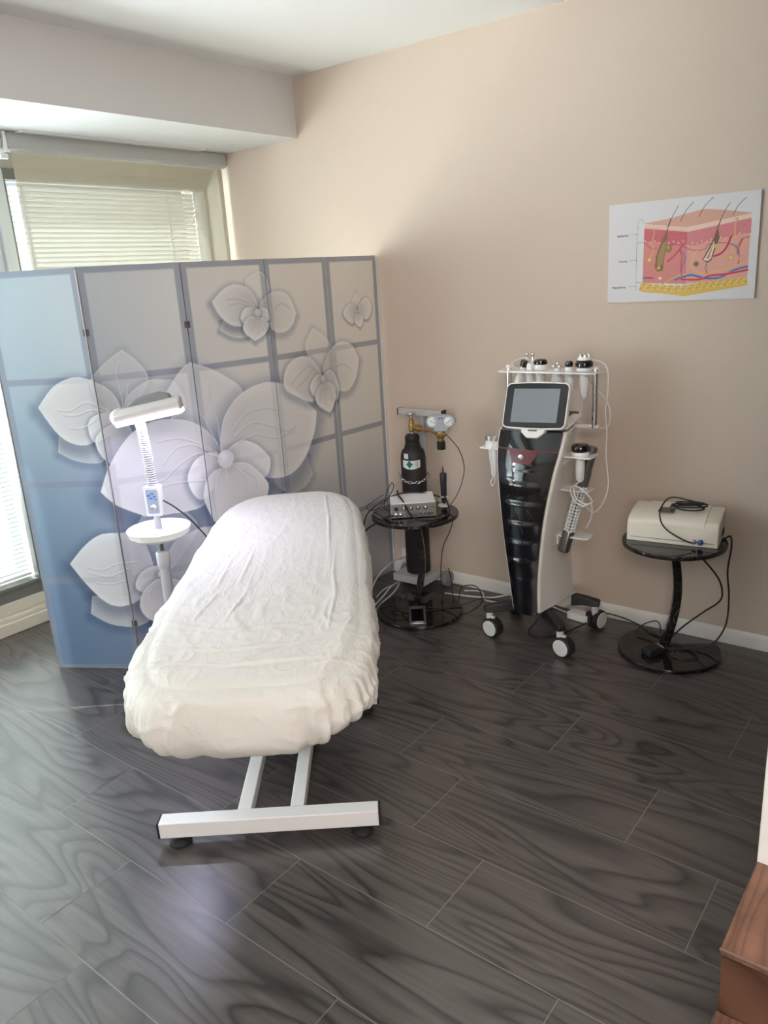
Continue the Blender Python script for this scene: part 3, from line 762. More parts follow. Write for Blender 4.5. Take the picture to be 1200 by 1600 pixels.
 ('D', (0.519, 0.061), 0.0042, (0.62, 0.38, 0.07)),
 ('D', (0.526, 0.072), 0.0042, (0.62, 0.38, 0.07)),
 ('D', (0.527, 0.058), 0.0042, (0.8, 0.6, 0.24)),
 ('D', (0.535, 0.07), 0.0042, (0.8, 0.6, 0.24)),
 ('D', (0.535, 0.056), 0.0042, (0.75, 0.53, 0.16)),
 ('D', (0.542, 0.076), 0.0042, (0.75, 0.53, 0.16)),
 ('D', (0.543, 0.063), 0.0042, (0.62, 0.38, 0.07)),
 ('L', [(0.224, 0.062),(0.283, 0.094),(0.326, 0.1),(0.42, 0.102),(0.494, 0.121),(0.543, 0.131)], 0.0035, (0.7, 0.4, 0.14)),
 ('L', [(0.278, 0.081),(0.337, 0.096),(0.39, 0.082),(0.447, 0.082),(0.495, 0.106),(0.544, 0.117)], 0.0075, (0.08, 0.14, 0.42)),
 ('L', [(0.283, 0.084),(0.336, 0.1),(0.39, 0.086),(0.446, 0.085),(0.495, 0.109),(0.544, 0.12)], 0.002, (0.2, 0.3, 0.62)),
 ('L', [(0.303, 0.081),(0.369, 0.078),(0.41, 0.09),(0.471, 0.094),(0.545, 0.105)], 0.0075, (0.5, 0.03, 0.05)),
 ('L', [(0.305, 0.084),(0.369, 0.081),(0.41, 0.093),(0.471, 0.097),(0.544, 0.108)], 0.002, (0.75, 0.2, 0.18)),
 ('L', [(0.15, 0.094),(0.167, 0.093)], 0.006, (0.1, 0.12, 0.4)),
 ('L', [(0.168, 0.093),(0.187, 0.092)], 0.006, (0.5, 0.04, 0.06)),
 ('L', [(0.187, 0.286),(0.187, 0.257),(0.18, 0.226),(0.186, 0.194),(0.176, 0.174)], 0.003, (0.62, 0.42, 0.14)),
 ('D', (0.172, 0.162), 0.0095, (0.68, 0.45, 0.13)),
 ('D', (0.172, 0.162), 0.005, (0.8, 0.6, 0.28)),
 ('L', [(0.496, 0.287),(0.49, 0.263),(0.494, 0.224),(0.484, 0.2),(0.489, 0.169)], 0.0035, (0.62, 0.42, 0.14)),
 ('D', (0.482, 0.152), 0.011, (0.68, 0.45, 0.13)),
 ('D', (0.482, 0.152), 0.006, (0.82, 0.62, 0.3)),
 ('D', (0.482, 0.152), 0.003, (0.66, 0.42, 0.12)),
 ('D', (0.496, 0.29), 0.006, (0.62, 0.42, 0.2)),
 ('L', [(0.301, 0.212),(0.279, 0.183),(0.247, 0.153)], 0.007, (0.5, 0.04, 0.06)),
 ('L', [(0.296, 0.209),(0.274, 0.181),(0.249, 0.156)], 0.002, (0.7, 0.2, 0.2)),
 ('L', [(0.48, 0.231),(0.465, 0.191),(0.446, 0.17),(0.422, 0.161)], 0.007, (0.48, 0.04, 0.06)),
 ('L', [(0.294, 0.192),(0.312, 0.165),(0.308, 0.14),(0.296, 0.111)], 0.004, (0.2, 0.14, 0.42)),
 ('L', [(0.289, 0.193),(0.3, 0.166),(0.298, 0.135),(0.302, 0.098)], 0.003, (0.5, 0.05, 0.09)),
 ('L', [(0.479, 0.202),(0.502, 0.188),(0.506, 0.163)], 0.004, (0.16, 0.14, 0.42)),
 ('L', [(0.522, 0.217),(0.51, 0.188),(0.513, 0.153),(0.511, 0.128)], 0.003, (0.5, 0.05, 0.08)),
 ('L', [(0.544, 0.22),(0.524, 0.197),(0.517, 0.158),(0.499, 0.124)], 0.0025, (0.66, 0.4, 0.2)),
 ('L', [(0.363, 0.193),(0.341, 0.158),(0.34, 0.122),(0.378, 0.1)], 0.003, (0.68, 0.42, 0.2)),
 ('P', [(0.242, 0.284),(0.239, 0.222),(0.232, 0.17),(0.227, 0.118),(0.205, 0.115),(0.195, 0.13),(0.197, 0.172),(0.217, 0.229)], (0.2, 0.12, 0.05)),
 ('P', [(0.239, 0.232),(0.232, 0.191),(0.225, 0.144),(0.21, 0.129),(0.203, 0.146),(0.205, 0.177),(0.223, 0.223)], (0.34, 0.22, 0.08)),
 ('D', (0.247, 0.2), 0.0135, (0.3, 0.19, 0.08)),
 ('D', (0.244, 0.205), 0.008, (0.42, 0.29, 0.12)),
 ('D', (0.21, 0.129), 0.007, (0.62, 0.42, 0.12)),
 ('P', [(0.429, 0.266),(0.413, 0.22),(0.385, 0.163),(0.377, 0.151),(0.4, 0.138),(0.414, 0.149),(0.425, 0.189),(0.438, 0.228)], (0.16, 0.1, 0.07)),
 ('P', [(0.42, 0.219),(0.39, 0.161),(0.382, 0.15),(0.399, 0.145),(0.41, 0.152),(0.419, 0.189)], (0.75, 0.62, 0.58)),
 ('P', [(0.419, 0.214),(0.396, 0.163),(0.391, 0.153),(0.404, 0.152),(0.412, 0.184)], (0.45, 0.3, 0.1)),
 ('L', [(0.397, 0.14),(0.39, 0.12),(0.402, 0.098)], 0.0015, (0.16, 0.08, 0.1)),
 ('L', [(0.393, 0.14),(0.398, 0.119),(0.394, 0.101)], 0.0015, (0.16, 0.08, 0.1)),
 ('D', (0.428, 0.198), 0.008, (0.72, 0.5, 0.16)),
 ('D', (0.428, 0.198), 0.003, (0.5, 0.3, 0.1)),
 ('D', (0.356, 0.136), 0.01, (0.34, 0.2, 0.12)),
 ('D', (0.356, 0.136), 0.005, (0.16, 0.09, 0.05)),
 ('D', (0.217, 0.089), 0.007, (0.78, 0.62, 0.55)),
 ('L', [(0.278, 0.358),(0.264, 0.333),(0.251, 0.309)], 0.0018, (0.06, 0.04, 0.04)),
 ('L', [(0.334, 0.364),(0.308, 0.336),(0.288, 0.298)], 0.0018, (0.06, 0.04, 0.04)),
 ('L', [(0.407, 0.374),(0.378, 0.347),(0.357, 0.31)], 0.0018, (0.06, 0.04, 0.04)),
 ('L', [(0.469, 0.349),(0.452, 0.323),(0.438, 0.291)], 0.0018, (0.06, 0.04, 0.04)),
 ('L', [(0.523, 0.361),(0.497, 0.335),(0.482, 0.305)], 0.0018, (0.06, 0.04, 0.04)),
 ('L', [(0.251, 0.309),(0.241, 0.281)], 0.004, (0.08, 0.05, 0.03)),
 ('L', [(0.438, 0.291),(0.429, 0.263)], 0.0035, (0.08, 0.05, 0.03)),
 ('L', [(0.148, 0.303),(0.121, 0.302),(0.12, 0.047)], 0.0008, (0.12, 0.12, 0.13)),
 ('L', [(0.147, 0.23),(0.12, 0.231)], 0.0008, (0.12, 0.12, 0.13)),
 ('L', [(0.146, 0.076),(0.12, 0.077)], 0.0008, (0.12, 0.12, 0.13)),
 ('L', [(0.119, 0.264),(0.089, 0.265)], 0.0008, (0.12, 0.12, 0.13)),
 ('L', [(0.12, 0.165),(0.087, 0.164)], 0.0008, (0.12, 0.12, 0.13)),
 ('L', [(0.12, 0.063),(0.09, 0.063)], 0.0008, (0.12, 0.12, 0.13))]


SCREEN_H = 1.705
NODES = [(-3.165, 1.551), (-2.829, 1.754), (-2.655, 2.110), (-2.580, 2.505), (-2.575, 2.900), (-2.560, 3.265)]
PW = [math.hypot(NODES[i+1][0]-NODES[i][0], NODES[i+1][1]-NODES[i][1]) for i in range(5)]
US = [sum(PW[:i]) for i in range(6)]
def screen_print(U, Vv, edges):
    """colours of the orchid print, with backlight and frame shade painted in: U runs along the unfolded screen, Vv is height"""
    C = np.zeros((len(U), 3))
    t = ss(U/1.9)[:, None]; tt = ss(U/1.15)[:, None]; h = ss((Vv/1.7))[:, None]
    top = np.array([.36, .44, .49])*(1-tt)+(np.array([.60, .575, .56])*(1-t)+np.array([.74, .69, .62])*t)*tt  # warm side of the print lightened in place of window light through the cloth
    mid = np.array([.19, .265, .355])*(1-t)+np.array([.68, .64, .58])*t
    low = np.array([.105, .17, .275])*(1-t)+np.array([.44, .43, .43])*t
    C[:] = np.where(h > .5, mid+(top-mid)*(h-.5)*2, low+(mid-low)*h*2)
    frame_shade = np.array([.19, .215, .28]);  # frame behind the canvas, its backlit darkening painted into the colour
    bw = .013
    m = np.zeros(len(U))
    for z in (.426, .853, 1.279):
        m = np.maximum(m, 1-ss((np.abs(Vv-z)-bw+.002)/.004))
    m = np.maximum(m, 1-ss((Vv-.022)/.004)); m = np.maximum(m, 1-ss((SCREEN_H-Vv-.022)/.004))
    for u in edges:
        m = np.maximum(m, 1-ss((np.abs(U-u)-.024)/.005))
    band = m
    blend(C, np.arange(len(U)), frame_shade*.9+.1*C.mean(0), band*.75)
    glow = C.copy()
    for q in PETALS:
        if q[0] == 'B':
            (cx, cy), r = q[1], q[2]
            d = np.hypot(U-cx, Vv-cy)
            i = np.where(d < r*2.2)[0]; blend(C, i, C[i]*.72, .8*(1-ss((d[i]-r)/(r*1.1))))
            i = np.where(d < r)[0]
            sh = .50+.12*ss(1-np.hypot(U[i]-cx+r*.3, Vv[i]-cy-r*.35)/r)
            C[i] = np.stack([sh*.98, sh*.99, sh], 1)*np.array([1, 1, 1.02]); continue
        _, pts, al, cor, cen, tone = q
        P = smooth_poly(pts, cor)
        x0, y0 = P.min(0)-.09; x1, y1 = P.max(0)+.06
        i = np.where((U > x0) & (U < x1) & (Vv > y0) & (Vv < y1))[0]
        if not len(i): continue
        X, Y = U[i], Vv[i]
        size = max(P.max(0)-P.min(0))
        # cast shadow that the drawing gives each petal
        o = size*.05
        ins = inside(P, X, Y)
        insS = inside(P+np.array([-o*.2, -o]), X, Y); dS = segdist(P+np.array([-o*.2, -o]), X, Y, True)
        w = size*.16
        s = np.where(insS, 1, 1-ss(dS/w))*.42*min(1, al+.1)
        k = ~ins
        C[i[k]] = C[i[k]]*(1-s[k, None]*np.array([1.05, .95, .75]))
        d = segdist(P, X, Y, True)
        k = ins
        if not k.any(): continue
        dc = np.hypot(X[k]-cen[0], Y[k]-cen[1])/size
        warm = np.clip(U[i[k]]/2.0, 0, 1)[:, None]
        base = np.array([.50, .52, .56])*(1-warm)+np.array([.76, .72, .66])*warm
        left = np.clip(1-U[i[k]]/.5, 0, 1)[:, None]*np.clip(1.0-Vv[i[k]]*0, 0, 1)[:, None]
        base = base*(1-left*.8)+np.array([.52, .51, .50])*left*.8
        shade = .70+.34*ss(dc*1.1)
        if tone < 0: shade = shade*.74
        col = base*shade[:, None]
        dd = d[k]
        rim = 1-ss((dd-.0035)/.003)
        soft = 1-ss(dd/(.09*size+.01))
        col = col*(1+.10*soft[:, None])
        col = col*(1-rim[:, None]*.5)+np.array([.68, .68, .69])*rim[:, None]*.5
        a = np.full(len(dd), al)*(1-.22*band[i[k]])
        a = np.maximum(a, rim*.75)
        a *= ss(dd/.002)
        C[i[k]] = C[i[k]]*(1-a[:, None])+col*a[:, None]
    for v in VEINS:
        P = np.array([(p.x, p.y) for p in cr([(a, b, 0) for a, b in v], 6)])
        x0, y0 = P.min(0)-.02; x1, y1 = P.max(0)+.02
        i = np.where((U > x0) & (U < x1) & (Vv > y0) & (Vv < y1))[0]
        if not len(i): continue
        d = segdist(P, U[i], Vv[i], False)
        d2 = segdist(P+np.array([0, -.005]), U[i], Vv[i], False)
        C[i] *= (1-.22*(1-ss(d2/.006)))[:, None]
        blend(C, i, (.64, .64, .65), .60*(1-ss((d-.001)/.0028)))
    return np.clip(C, 0, 1)

def print_sheet(me, nx, ny, C, extra):
    at = me.color_attributes.new('print', 'FLOAT_COLOR', 'POINT')
    A = np.ones((len(me.vertices), 4), np.float32)
    A[:len(C), :3] = C
    A[len(C):, :3] = extra
    at.data.foreach_set('color', A.ravel())

def grid_mesh(name, w, h, step, depth, fn, mats, back):
    nx = int(w/step)+1; ny = int(h/step)+1
    xs = np.linspace(0, w, nx); ys = np.linspace(0, h, ny)
    GX, GY = np.meshgrid(xs, ys)
    U = GX.ravel(); Vv = GY.ravel()
    C = fn(U, Vv)
    V = np.stack([U, np.zeros_like(U), Vv], 1)
    J, I = np.meshgrid(np.arange(ny-1), np.arange(nx-1), indexing='ij')
    a = (J*nx+I).ravel()
    F = np.stack([a, a+1, a+nx+1, a+nx], 1)
    n0 = len(V)
    bv = [(0, 0, 0), (w, 0, 0), (w, 0, h), (0, 0, h), (0, depth, 0), (w, depth, 0), (w, depth, h), (0, depth, h)]
    bf = [(0, 4, 5, 1), (1, 5, 6, 2), (2, 6, 7, 3), (3, 7, 4, 0), (4, 7, 6, 5)]
    me = bpy.data.meshes.new(name)
    me.from_pydata([tuple(p) for p in V.tolist()]+bv, [], F.tolist()+[tuple(k+n0 for k in f) for f in bf])
    for m in mats: me.materials.append(m)
    mi = [0]*len(F)+[1]*len(bf)
    me.polygons.foreach_set('material_index', mi)
    print_sheet(me, nx, ny, C, back)
    me.update()
    return me

# ------------------------------------------------------------------ folding screen
EDGE = mat('screen_edge', (.30, .33, .38), .45)
EDGEL = mat('screen_pale_edge', (.62, .61, .58), .5)
scr = thing('folding_screen', 'tall five panel folding screen printed with large pale orchids on blue to beige', 'folding screen', (-2.655, 2.110, 0))
for i in range(5):
    a = Vector((*NODES[i], 0)); b = Vector((*NODES[i+1], 0)); w = PW[i]-.004
    ang = math.atan2(b.y-a.y, b.x-a.x)
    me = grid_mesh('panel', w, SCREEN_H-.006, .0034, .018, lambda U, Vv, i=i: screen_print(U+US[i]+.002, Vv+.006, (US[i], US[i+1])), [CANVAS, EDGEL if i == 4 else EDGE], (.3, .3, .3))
    o = bpy.data.objects.new('panel', me); COL.objects.link(o)
    o.parent = scr
    d = (b-a).normalized()
    p = a+d*.002-scr.location
    o.location = (p.x, p.y, .006); o.rotation_euler = (0, 0, ang)
for i in (1, 2, 3, 4):
    n = NODES[i]
    for z in {1: (.22, 1.46), 2: (1.46,)}.get(i, ()):
        h = MB(); h.rod((n[0], n[1], z-.014), (n[0], n[1], z+.014), .0035, n=10)
        a = Vector(NODES[i-1])-Vector(n); a.normalize(); c = Vector(NODES[i+1])-Vector(n); c.normalize()
        for v in (a, c):
            h.box((n[0]+v.x*.007, n[1]+v.y*.007, z), (.010, .003, .026), math.atan2(v.y, v.x))
        h.build('hinge', DGREY, scr, True)
# metal strip along the edge of the second panel
n = NODES[1]
v = (Vector(NODES[2])-Vector(n)).normalized()
MB().box((n[0]-.0015, n[1]-.003, SCREEN_H/2), (.004, .010, SCREEN_H-.02), math.atan2(v.y, v.x)).build('edge_strip', STEEL, scr, True)

n = NODES[5]; v = (Vector(n)-Vector(NODES[4])).normalized()
MB().box((n[0]+v.x*.003+.002, n[1]+v.y*.003, SCREEN_H/2), (.006, .016, SCREEN_H-.01), math.atan2(v.y, v.x)).build('edge_strip', EDGEL, scr, True)

# ------------------------------------------------------------------ poster
def poster_ink(U, Vv):
    C = np.zeros((len(U), 3)); C[:] = (.64, .62, .635)
    for q in POSTER:
        if q[0] == 'P':
            P = np.array(q[1]); ins = inside(P, U, Vv); C[ins] = q[2]
        elif q[0] == 'D':
            d = np.hypot(U-q[1][0], Vv-q[1][1]); i = np.where(d < q[2])[0]
            sh = 1-.35*ss((d[i]/q[2]-.55)/.45)
            C[i] = np.array(q[3])*sh[:, None]
        else:
            P = np.array([(p.x, p.y) for p in cr([(a, b, 0) for a, b in q[1]], 5)])
            x0, y0 = P.min(0)-.01; x1, y1 = P.max(0)+.01
            i = np.where((U > x0) & (U < x1) & (Vv > y0) & (Vv < y1))[0]
            if not len(i): continue
            d = segdist(P, U[i], Vv[i], False)
            blend(C, i, q[3], 1-ss((d-q[2]*.5+.0004)/.0012))
    return C
pr = thing('poster', 'white wall poster with a pink cross-section of skin, hairs and blood vessels', 'poster', (-1.336, 3.2795, 1.4375))
me = grid_mesh('board', .576, .384, .0016, .007, poster_ink, [POSTERM, TRIM], (.6, .6, .6))
o = bpy.data.objects.new('board', me); COL.objects.link(o); o.parent = pr; o.location = (0, -.008, 0)
GT = mat('grey_lettering', (.09, .09, .10), .6)
for s, x, z in (('Epidermis', .036, .258), ('Dermis', .046, .158), ('Hypodermis', .018, .056)):
    t = text_mesh('lettering', s, .0118, GT, Matrix.Translation((x, -.0085, z)) @ Matrix.Rotation(PI/2, 4, 'X'), pr)

# ------------------------------------------------------------------ treatment bed
BED_RZ = math.atan2(.6225, .7826)
bed = thing('treatment_bed', 'padded treatment bed on a white steel frame, hidden under a white cover', 'bed', (-1.55, 1.30, 0), BED_RZ)
def bar(y, name='base_bar'):
    o = MB().box((0, y, .062), (.655, .05, .052)).build(name, POWDER, bed, bevel=.003)
    for s in (-1, 1):
        MB().box((s*.3305, y, .062), (.007, .0505, .0525)).build('end_cap', BLACKP, o, bevel=.002)
        f = MB(); f.lathe([(.030, 0), (.034, .004), (.034, .012), (.022, .020), (.009, .024), (.009, .037)], 28, Matrix.Translation((s*.275, y, 0)))
        f.build('levelling_foot', RUBBER, o)
bar(0); bar(.69)
for x in (-.078, .082):
    MB().box((x, .345, .066), (.042, .64, .042)).build('base_rail', POWDER, bed, bevel=.003)
f = MB()
f.box((0, .42, .11), (.10, .22, .05)); f.box((0, .45, .35), (.06, .06, .45))
f.build('lift_column', POWDER, bed, bevel=.004)
f = MB()
for x in (-.19, .24): f.box((x, .53, .565), (.03, 1.5, .03))
for y in (-.18, .25, .70, 1.25): f.box((.025, y, .565), (.43, .03, .03))
f.build('top_frame', POWDER, bed, bevel=.003)
def se(a, b, n, t, ns=None):
    c, s = math.cos(t), math.sin(t)
    return (a*math.copysign(abs(c)**(2/n), c), b*math.copysign(abs(s)**(2/n), s))
def plan(t, grow=0.0):
    # outline of the padded top: squarer at the foot, rounder at the head
    s = math.sin(t)
    n = 5.0 if s < 0 else 4.4
    x, y = se(1, 1, n, t)
    hy = .835+grow
    a = .300-.030*(y*.5+.5)
    return x*(a+grow)+.036-.034*(y*.5+.5), y*hy+.520
m_ = MB(); rings = []
for z, g in ((.585, -.05), (.590, -.02), (.60, -.006), (.64, -.006), (.662, -.014), (.668, -.03)):
    rings.append([(*plan(2*PI*j/72, g-.012), z) for j in range(72)])
m_.loft(rings); m_.build('mattress', mat('white_vinyl', (.7, .69, .66), .4), bed)
# cover
SHEET = bpy.data.materials.new('thin_white_cover')
def sheet_mat(m):
    m.use_nodes = True; nt = m.node_tree; nt.nodes.clear(); L = nt.links.new
    out = nt.nodes.new('ShaderNodeOutputMaterial')
    d = nt.nodes.new('ShaderNodeBsdfPrincipled'); d.inputs['Base Color'].default_value = (.73, .715, .675, 1); d.inputs['Roughness'].default_value = .62
    d.inputs['Sheen Weight'].default_value = .15
    t = nt.nodes.new('ShaderNodeBsdfTranslucent'); t.inputs[0].default_value = (.80, .76, .68, 1)
    mx = nt.nodes.new('ShaderNodeMixShader'); mx.inputs[0].default_value = .22
    tc = nt.nodes.new('ShaderNodeTexCoord'); n = nt.nodes.new('ShaderNodeTexNoise'); n.inputs['Scale'].default_value = 26; n.inputs['Detail'].default_value = 5; n.inputs['Distortion'].default_value = 1.4
    mp = nt.nodes.new('ShaderNodeMapping'); mp.inputs['Scale'].default_value = (1, .40, 1)
    L(tc.outputs['Object'], mp.inputs['Vector']); L(mp.outputs[0], n.inputs['Vector'])
    b = nt.nodes.new('ShaderNodeBump'); b.inputs['Strength'].default_value = .38; b.inputs['Distance'].default_value = .004
    def rdg(src, w):
        s1 = nt.nodes.new('ShaderNodeMath'); s1.operation = 'SUBTRACT'; s1.inputs[1].default_value = .5; L(src, s1.inputs[0])
        s2 = nt.nodes.new('ShaderNodeMath'); s2.operation = 'ABSOLUTE'; L(s1.outputs[0], s2.inputs[0])
        s3 = nt.nodes.new('ShaderNodeMapRange'); s3.inputs[1].default_value = 0; s3.inputs[2].default_value = .09; s3.inputs[3].default_value = w; s3.inputs[4].default_value = 0
        L(s2.outputs[0], s3.inputs[0]); return s3.outputs[0]
    n.inputs['Detail'].default_value = 2; n.inputs['Scale'].default_value = 9; n.inputs['Distortion'].default_value = .6
    nb = nt.nodes.new('ShaderNodeTexNoise'); nb.inputs['Scale'].default_value = 23; nb.inputs['Detail'].default_value = 3; nb.inputs['Distortion'].default_value = 1.0
    L(mp.outputs[0], nb.inputs['Vector'])
    sm = nt.nodes.new('ShaderNodeMath'); sm.operation = 'ADD'; L(rdg(n.outputs['Fac'], .6), sm.inputs[0]); L(rdg(nb.outputs['Fac'], .35), sm.inputs[1])
    L(sm.outputs[0], b.inputs['Height']); L(b.outputs[0], d.inputs['Normal']); L(b.outputs[0], t.inputs['Normal'])
    L(d.outputs[0], mx.inputs[1]); L(t.outputs[0], mx.inputs[2]); L(mx.outputs[0], out.inputs[0])
sheet_mat(SHEET)
def ridge(p, s):
    v = noise.noise(Vector(p)*s)
    return (1-min(1, abs(v)*5))**2
CREASES = [  # local xy polylines, width, height
    ([(.02, 1.30), (.03, 1.05), (.01, .80), (-.03, .62)], .010, .006),
    ([(-.03, .62), (-.08, .50), (-.14, .36)], .009, .006), ([(-.03, .62), (.04, .50), (.08, .40)], .009, .005),
    ([(-.26, .42), (-.15, .41), (-.05, .40)], .008, .006), ([(-.06, .40), (-.13, .22), (-.16, .06)], .008, .006),
    ([(-.04, .40), (-.04, .20), (-.07, .02)], .007, .006), ([(-.03, .41), (.03, .25), (.02, .05)], .008, .005),
    ([(.15, 1.25), (.18, .95), (.20, .60), (.24, .20), (.23, -.05)], .010, .006),
    ([(-.24, .05), (-.05, -.03), (.12, -.01), (.30, .05)], .012, .006), ([(-.25, -.10), (-.05, -.14), (.15, -.12), (.30, -.04)], .014, .007),
    ([(-.22, -.18), (.0, -.22), (.22, -.20)], .010, .006), ([(-.24, .95), (-.20, .75), (-.23, .5)], .012, .004), ([(-.12, .9), (-.16, .6), (-.10, .35)], .008, .003)]
def seg_d(p, pts):
    best = 9
    for a, b in zip(pts[:-1], pts[1:]):
        ax, ay = a; bx, by = b; vx, vy = bx-ax, by-ay
        t = max(0, min(1, ((p[0]-ax)*vx+(p[1]-ay)*vy)/(vx*vx+vy*vy)))
        best = min(best, math.hypot(p[0]-ax-t*vx, p[1]-ay-t*vy))
    return best
def top_z(x, y):
    z = .700
    z += .016*float(ss(np.array((y-.5)/.8)))                     # raised back section
    z -= .006*math.exp(-((y-.55)/.12)**2)                    # dip at the joint
    z -= .010*max(0, min(1, (-.05-y)/.25))
    return z
NT, NR = 420, 64
prof = [(0, 0), (.010, -.003), (.020, -.010), (.027, -.022), (.031, -.040), (.034, -.060), (.036, -.082), (.037, -.105), (.035, -.128), (.030, -.150), (.021, -.170), (.008, -.186), (-.010, -.196), (-.030, -.198)]
PF = cr([(a, b, 0) for a, b in prof], 3)
rings = []
for k in range(1, NR+1):
    f = (k/NR)**.8
    r = []
    for j in range(NT):
        t = 2*PI*j/NT
        ex, ey = plan(t, -.006)
        cx, cy = .032, .515
        # centre line instead of a single centre keeps the cells even
        ly = max(-.14, min(1.17, ey))
        x = cx+(ex-cx)*f; y = ly+(ey-ly)*f if abs(ey-ly) > 1e-6 else ey
        x = cx+(ex-cx)*f
        z = top_z(x, y)
        z -= .010*max(0, (f-.86)/.14)**2
        r.append([x, y, z])
    rings.append(r)
for i, p in enumerate(PF[1:]):
    r = []
    for j in range(NT):
        t = 2*PI*j/NT
        foot = ss(np.array((-math.sin(t)-.1)/.9)).item()
        drop = .74+.08*foot+.10*math.sin(3*t+.6)+.06*math.sin(7*t)
        side = abs(math.cos(t))
        g = p.x*(1.0+.7*foot+.15*side)
        low = (i/len(PF))**1.3
        fold = .010*low*math.sin(26*t+3*math.sin(5*t))+.006*low*math.sin(61*t+2*math.sin(9*t))
        ex, ey = plan(t, g+fold-.006)
        x, y = ex, ey
        z = top_z(*plan(t, -.006))-.010+p.y*drop
        r.append([x, y, z])
    rings.append(r)
for k, r in enumerate(rings):
    edge = k >= NR
    for j in range(NT):
        x, y, z = r[j]
        q = Vector((x, y, z))
        w = min(1, k/8)
        n1 = noise.noise(Vector((x*5, y*3.2, z*6)))*.004
        n2 = (ridge((x*1.0, y*.7, z), 8)*.0030+ridge((x+3, y*1.2, z), 15)*.0024+ridge((x+7, y, z), 33)*.0004)
        n2 *= .35+.65*float(ss(np.array((.95-y)/.8)))
        c = 0
        if not edge:
            for pts, wd, ht in CREASES:
                dd = seg_d((x, y), pts)
                if dd < wd*2.5: c = max(c, ht*1.05*(.35+.9*abs(noise.noise(Vector((x*7, y*7, 3)))*2))*math.exp(-(dd/(wd*.7)*1.6)**2))
            r[j][2] += n1+n2+c
        else:
            t = 2*PI*j/NT
            nx, ny = math.cos(t), math.sin(t)
            e = n1*1.8+n2*2.2
            r[j][0] += nx*e; r[j][1] += ny*e; r[j][2] += e*.4
cv = MB()
vs = []; fs = []
for r in rings: vs += r
for i in range(len(rings)-1):
    for j in range(NT):
        k = (j+1) % NT
        fs.append((i*NT+j, (i+1)*NT+j, (i+1)*NT+k, i*NT+k))
# stitch the innermost ring (a thin line along the spine)
for j in range(-NT//4, NT//4):
    q = []
    for w in (j % NT, (j+1) % NT, (NT//2-j-1) % NT, (NT//2-j) % NT):
        if w not in q: q.append(w)
    if len(q) > 2: fs.append(tuple(q))
cv.add(vs, fs)
cover = cv.build('bed_cover', SHEET, None, sharp=180)
cover.location = (-1.55, 1.30, 0); cover.rotation_euler = (0, 0, BED_RZ)
tag(cover, 'crinkled thin white fitted cover draped over the treatment bed', 'bed cover')

# ------------------------------------------------------------------ floor lamp
LX, LY = -2.475, 1.705
lamp = thing('floor_lamp', 'white floor lamp with a glowing bar head on a ribbed neck', 'lamp', (LX, LY, 0))
m_ = MB()
for k in range(5):
    a = 2*PI*k/5+.5
    m_.loft([[(LX+r*math.cos(a)-s*w*math.sin(a), LY+r*math.sin(a)+s*w*math.cos(a), z) for s, z in ((-1, z0), (1, z0), (1, z1), (-1, z1))] for r, w, z0, z1 in ((.02, .022, .05, .085), (.20, .012, .05, .068))])
m_.rod((LX, LY, .05), (LX, LY, .10), .035)
m_.build('star_base', PLASTW, lamp, True, bevel=.003)
for k in range(5):
    a = 2*PI*k/5+.5; p = (LX+.19*math.cos(a), LY+.19*math.sin(a))
    c = MB(); c.rod((p[0]-.010, p[1], .025), (p[0]+.010, p[1], .025), .025, n=20); c.rod((p[0], p[1], .03), (p[0], p[1], .055), .006)
    c.build('caster', MGREY, lamp, True)
m_ = MB(); m_.lathe([(.021, .09), (.021, .565), (.023, .57), (.026, .575), (.026, .625), (.022, .632), (.013, .634)], 28, None, 0, (LX, LY, 0))
m_.build('lower_pole', mat('pale_lilac_grey', (.50, .50, .56), .35), lamp, True)
MB().rod((LX, LY, .62), (LX, LY, .70), .0085).build('inner_pole', DGREY, lamp, True)
tr = MB()
R = .118; TZ = .692
tr.lathe([(.012, 0), (R-.02, .0), (R-.004, .012), (R, .030), (R+.003, .036), (R+.001, .038), (R-.004, .034), (R-.008, .016), (R-.024, .005), (.012, .005)], 56, None, 0, (LX, LY, TZ))
for k in range(3):
    a = 2*PI*k/3+.9
    tr.box((LX+.055*math.cos(a), LY+.055*math.sin(a), TZ+.011), (.105, .003, .016), a)
tr.lathe([(.017, 0), (.017, .03), (.014, .034)], 24, None, 0, (LX, LY, TZ))
tr.build('tray', PLASTW, lamp, True)
MB().rod((LX, LY, TZ+.02), (LX, LY, .80), .0125, .0125, 20).build('upper_pole', mat('clear_grey_tube', (.45, .45, .50), .2), lamp, True)
FX = Vector((.82, .57, 0)); FN = Vector((.57, -.82, 0))      # right and front of the control box
cb = MB(); Mb = frame_mat((LX, LY, .838), FX, (0, 0, 1), FN)
cb.loft([[(x*s, y*s2, z) for x, y in rrect(.062, .118, .008)] for s, s2, z in ((.94, .97, -.022), (1, 1, -.016), (1, 1, .016), (.94, .97, .022))], True, True, Mb)
cbo = cb.build('control_box', PLASTW, lamp, True, bevel=.0015)
MB().loft([[(x, y, z) for x, y in rrect(.044, .094, .004)] for z in (.0215, .0232)], True, True, Mb).build('label_panel', mat('pale_blue_panel', (.36, .45, .62), .4), cbo, True)
cbo_kids = MB()
for x, y, r in ((-.012, .024, .0065), (.002, .031, .0055), (.010, .020, .0055), (-.004, .013, .006), (.012, .008, .004)):
    cbo_kids.prism([(x+r*math.cos(2*PI*k/6)*1.3, y+r*math.sin(2*PI*k/6)*.7) for k in range(6)], .0230, .0238, Mb)
cbo_kids.build('emblem', BLUEP, cbo, True)
kn = MB(); kn.lathe([(.0125, 0), (.0125, .006), (.010, .016), (.009, .018)], 24, Mb @ Matrix.Translation((.002, -.024, .023)))
kn.build('knob', mat('pink_grey_knob', (.46, .40, .40), .3), cbo, True)
for n_, ch in enumerate(()): pass
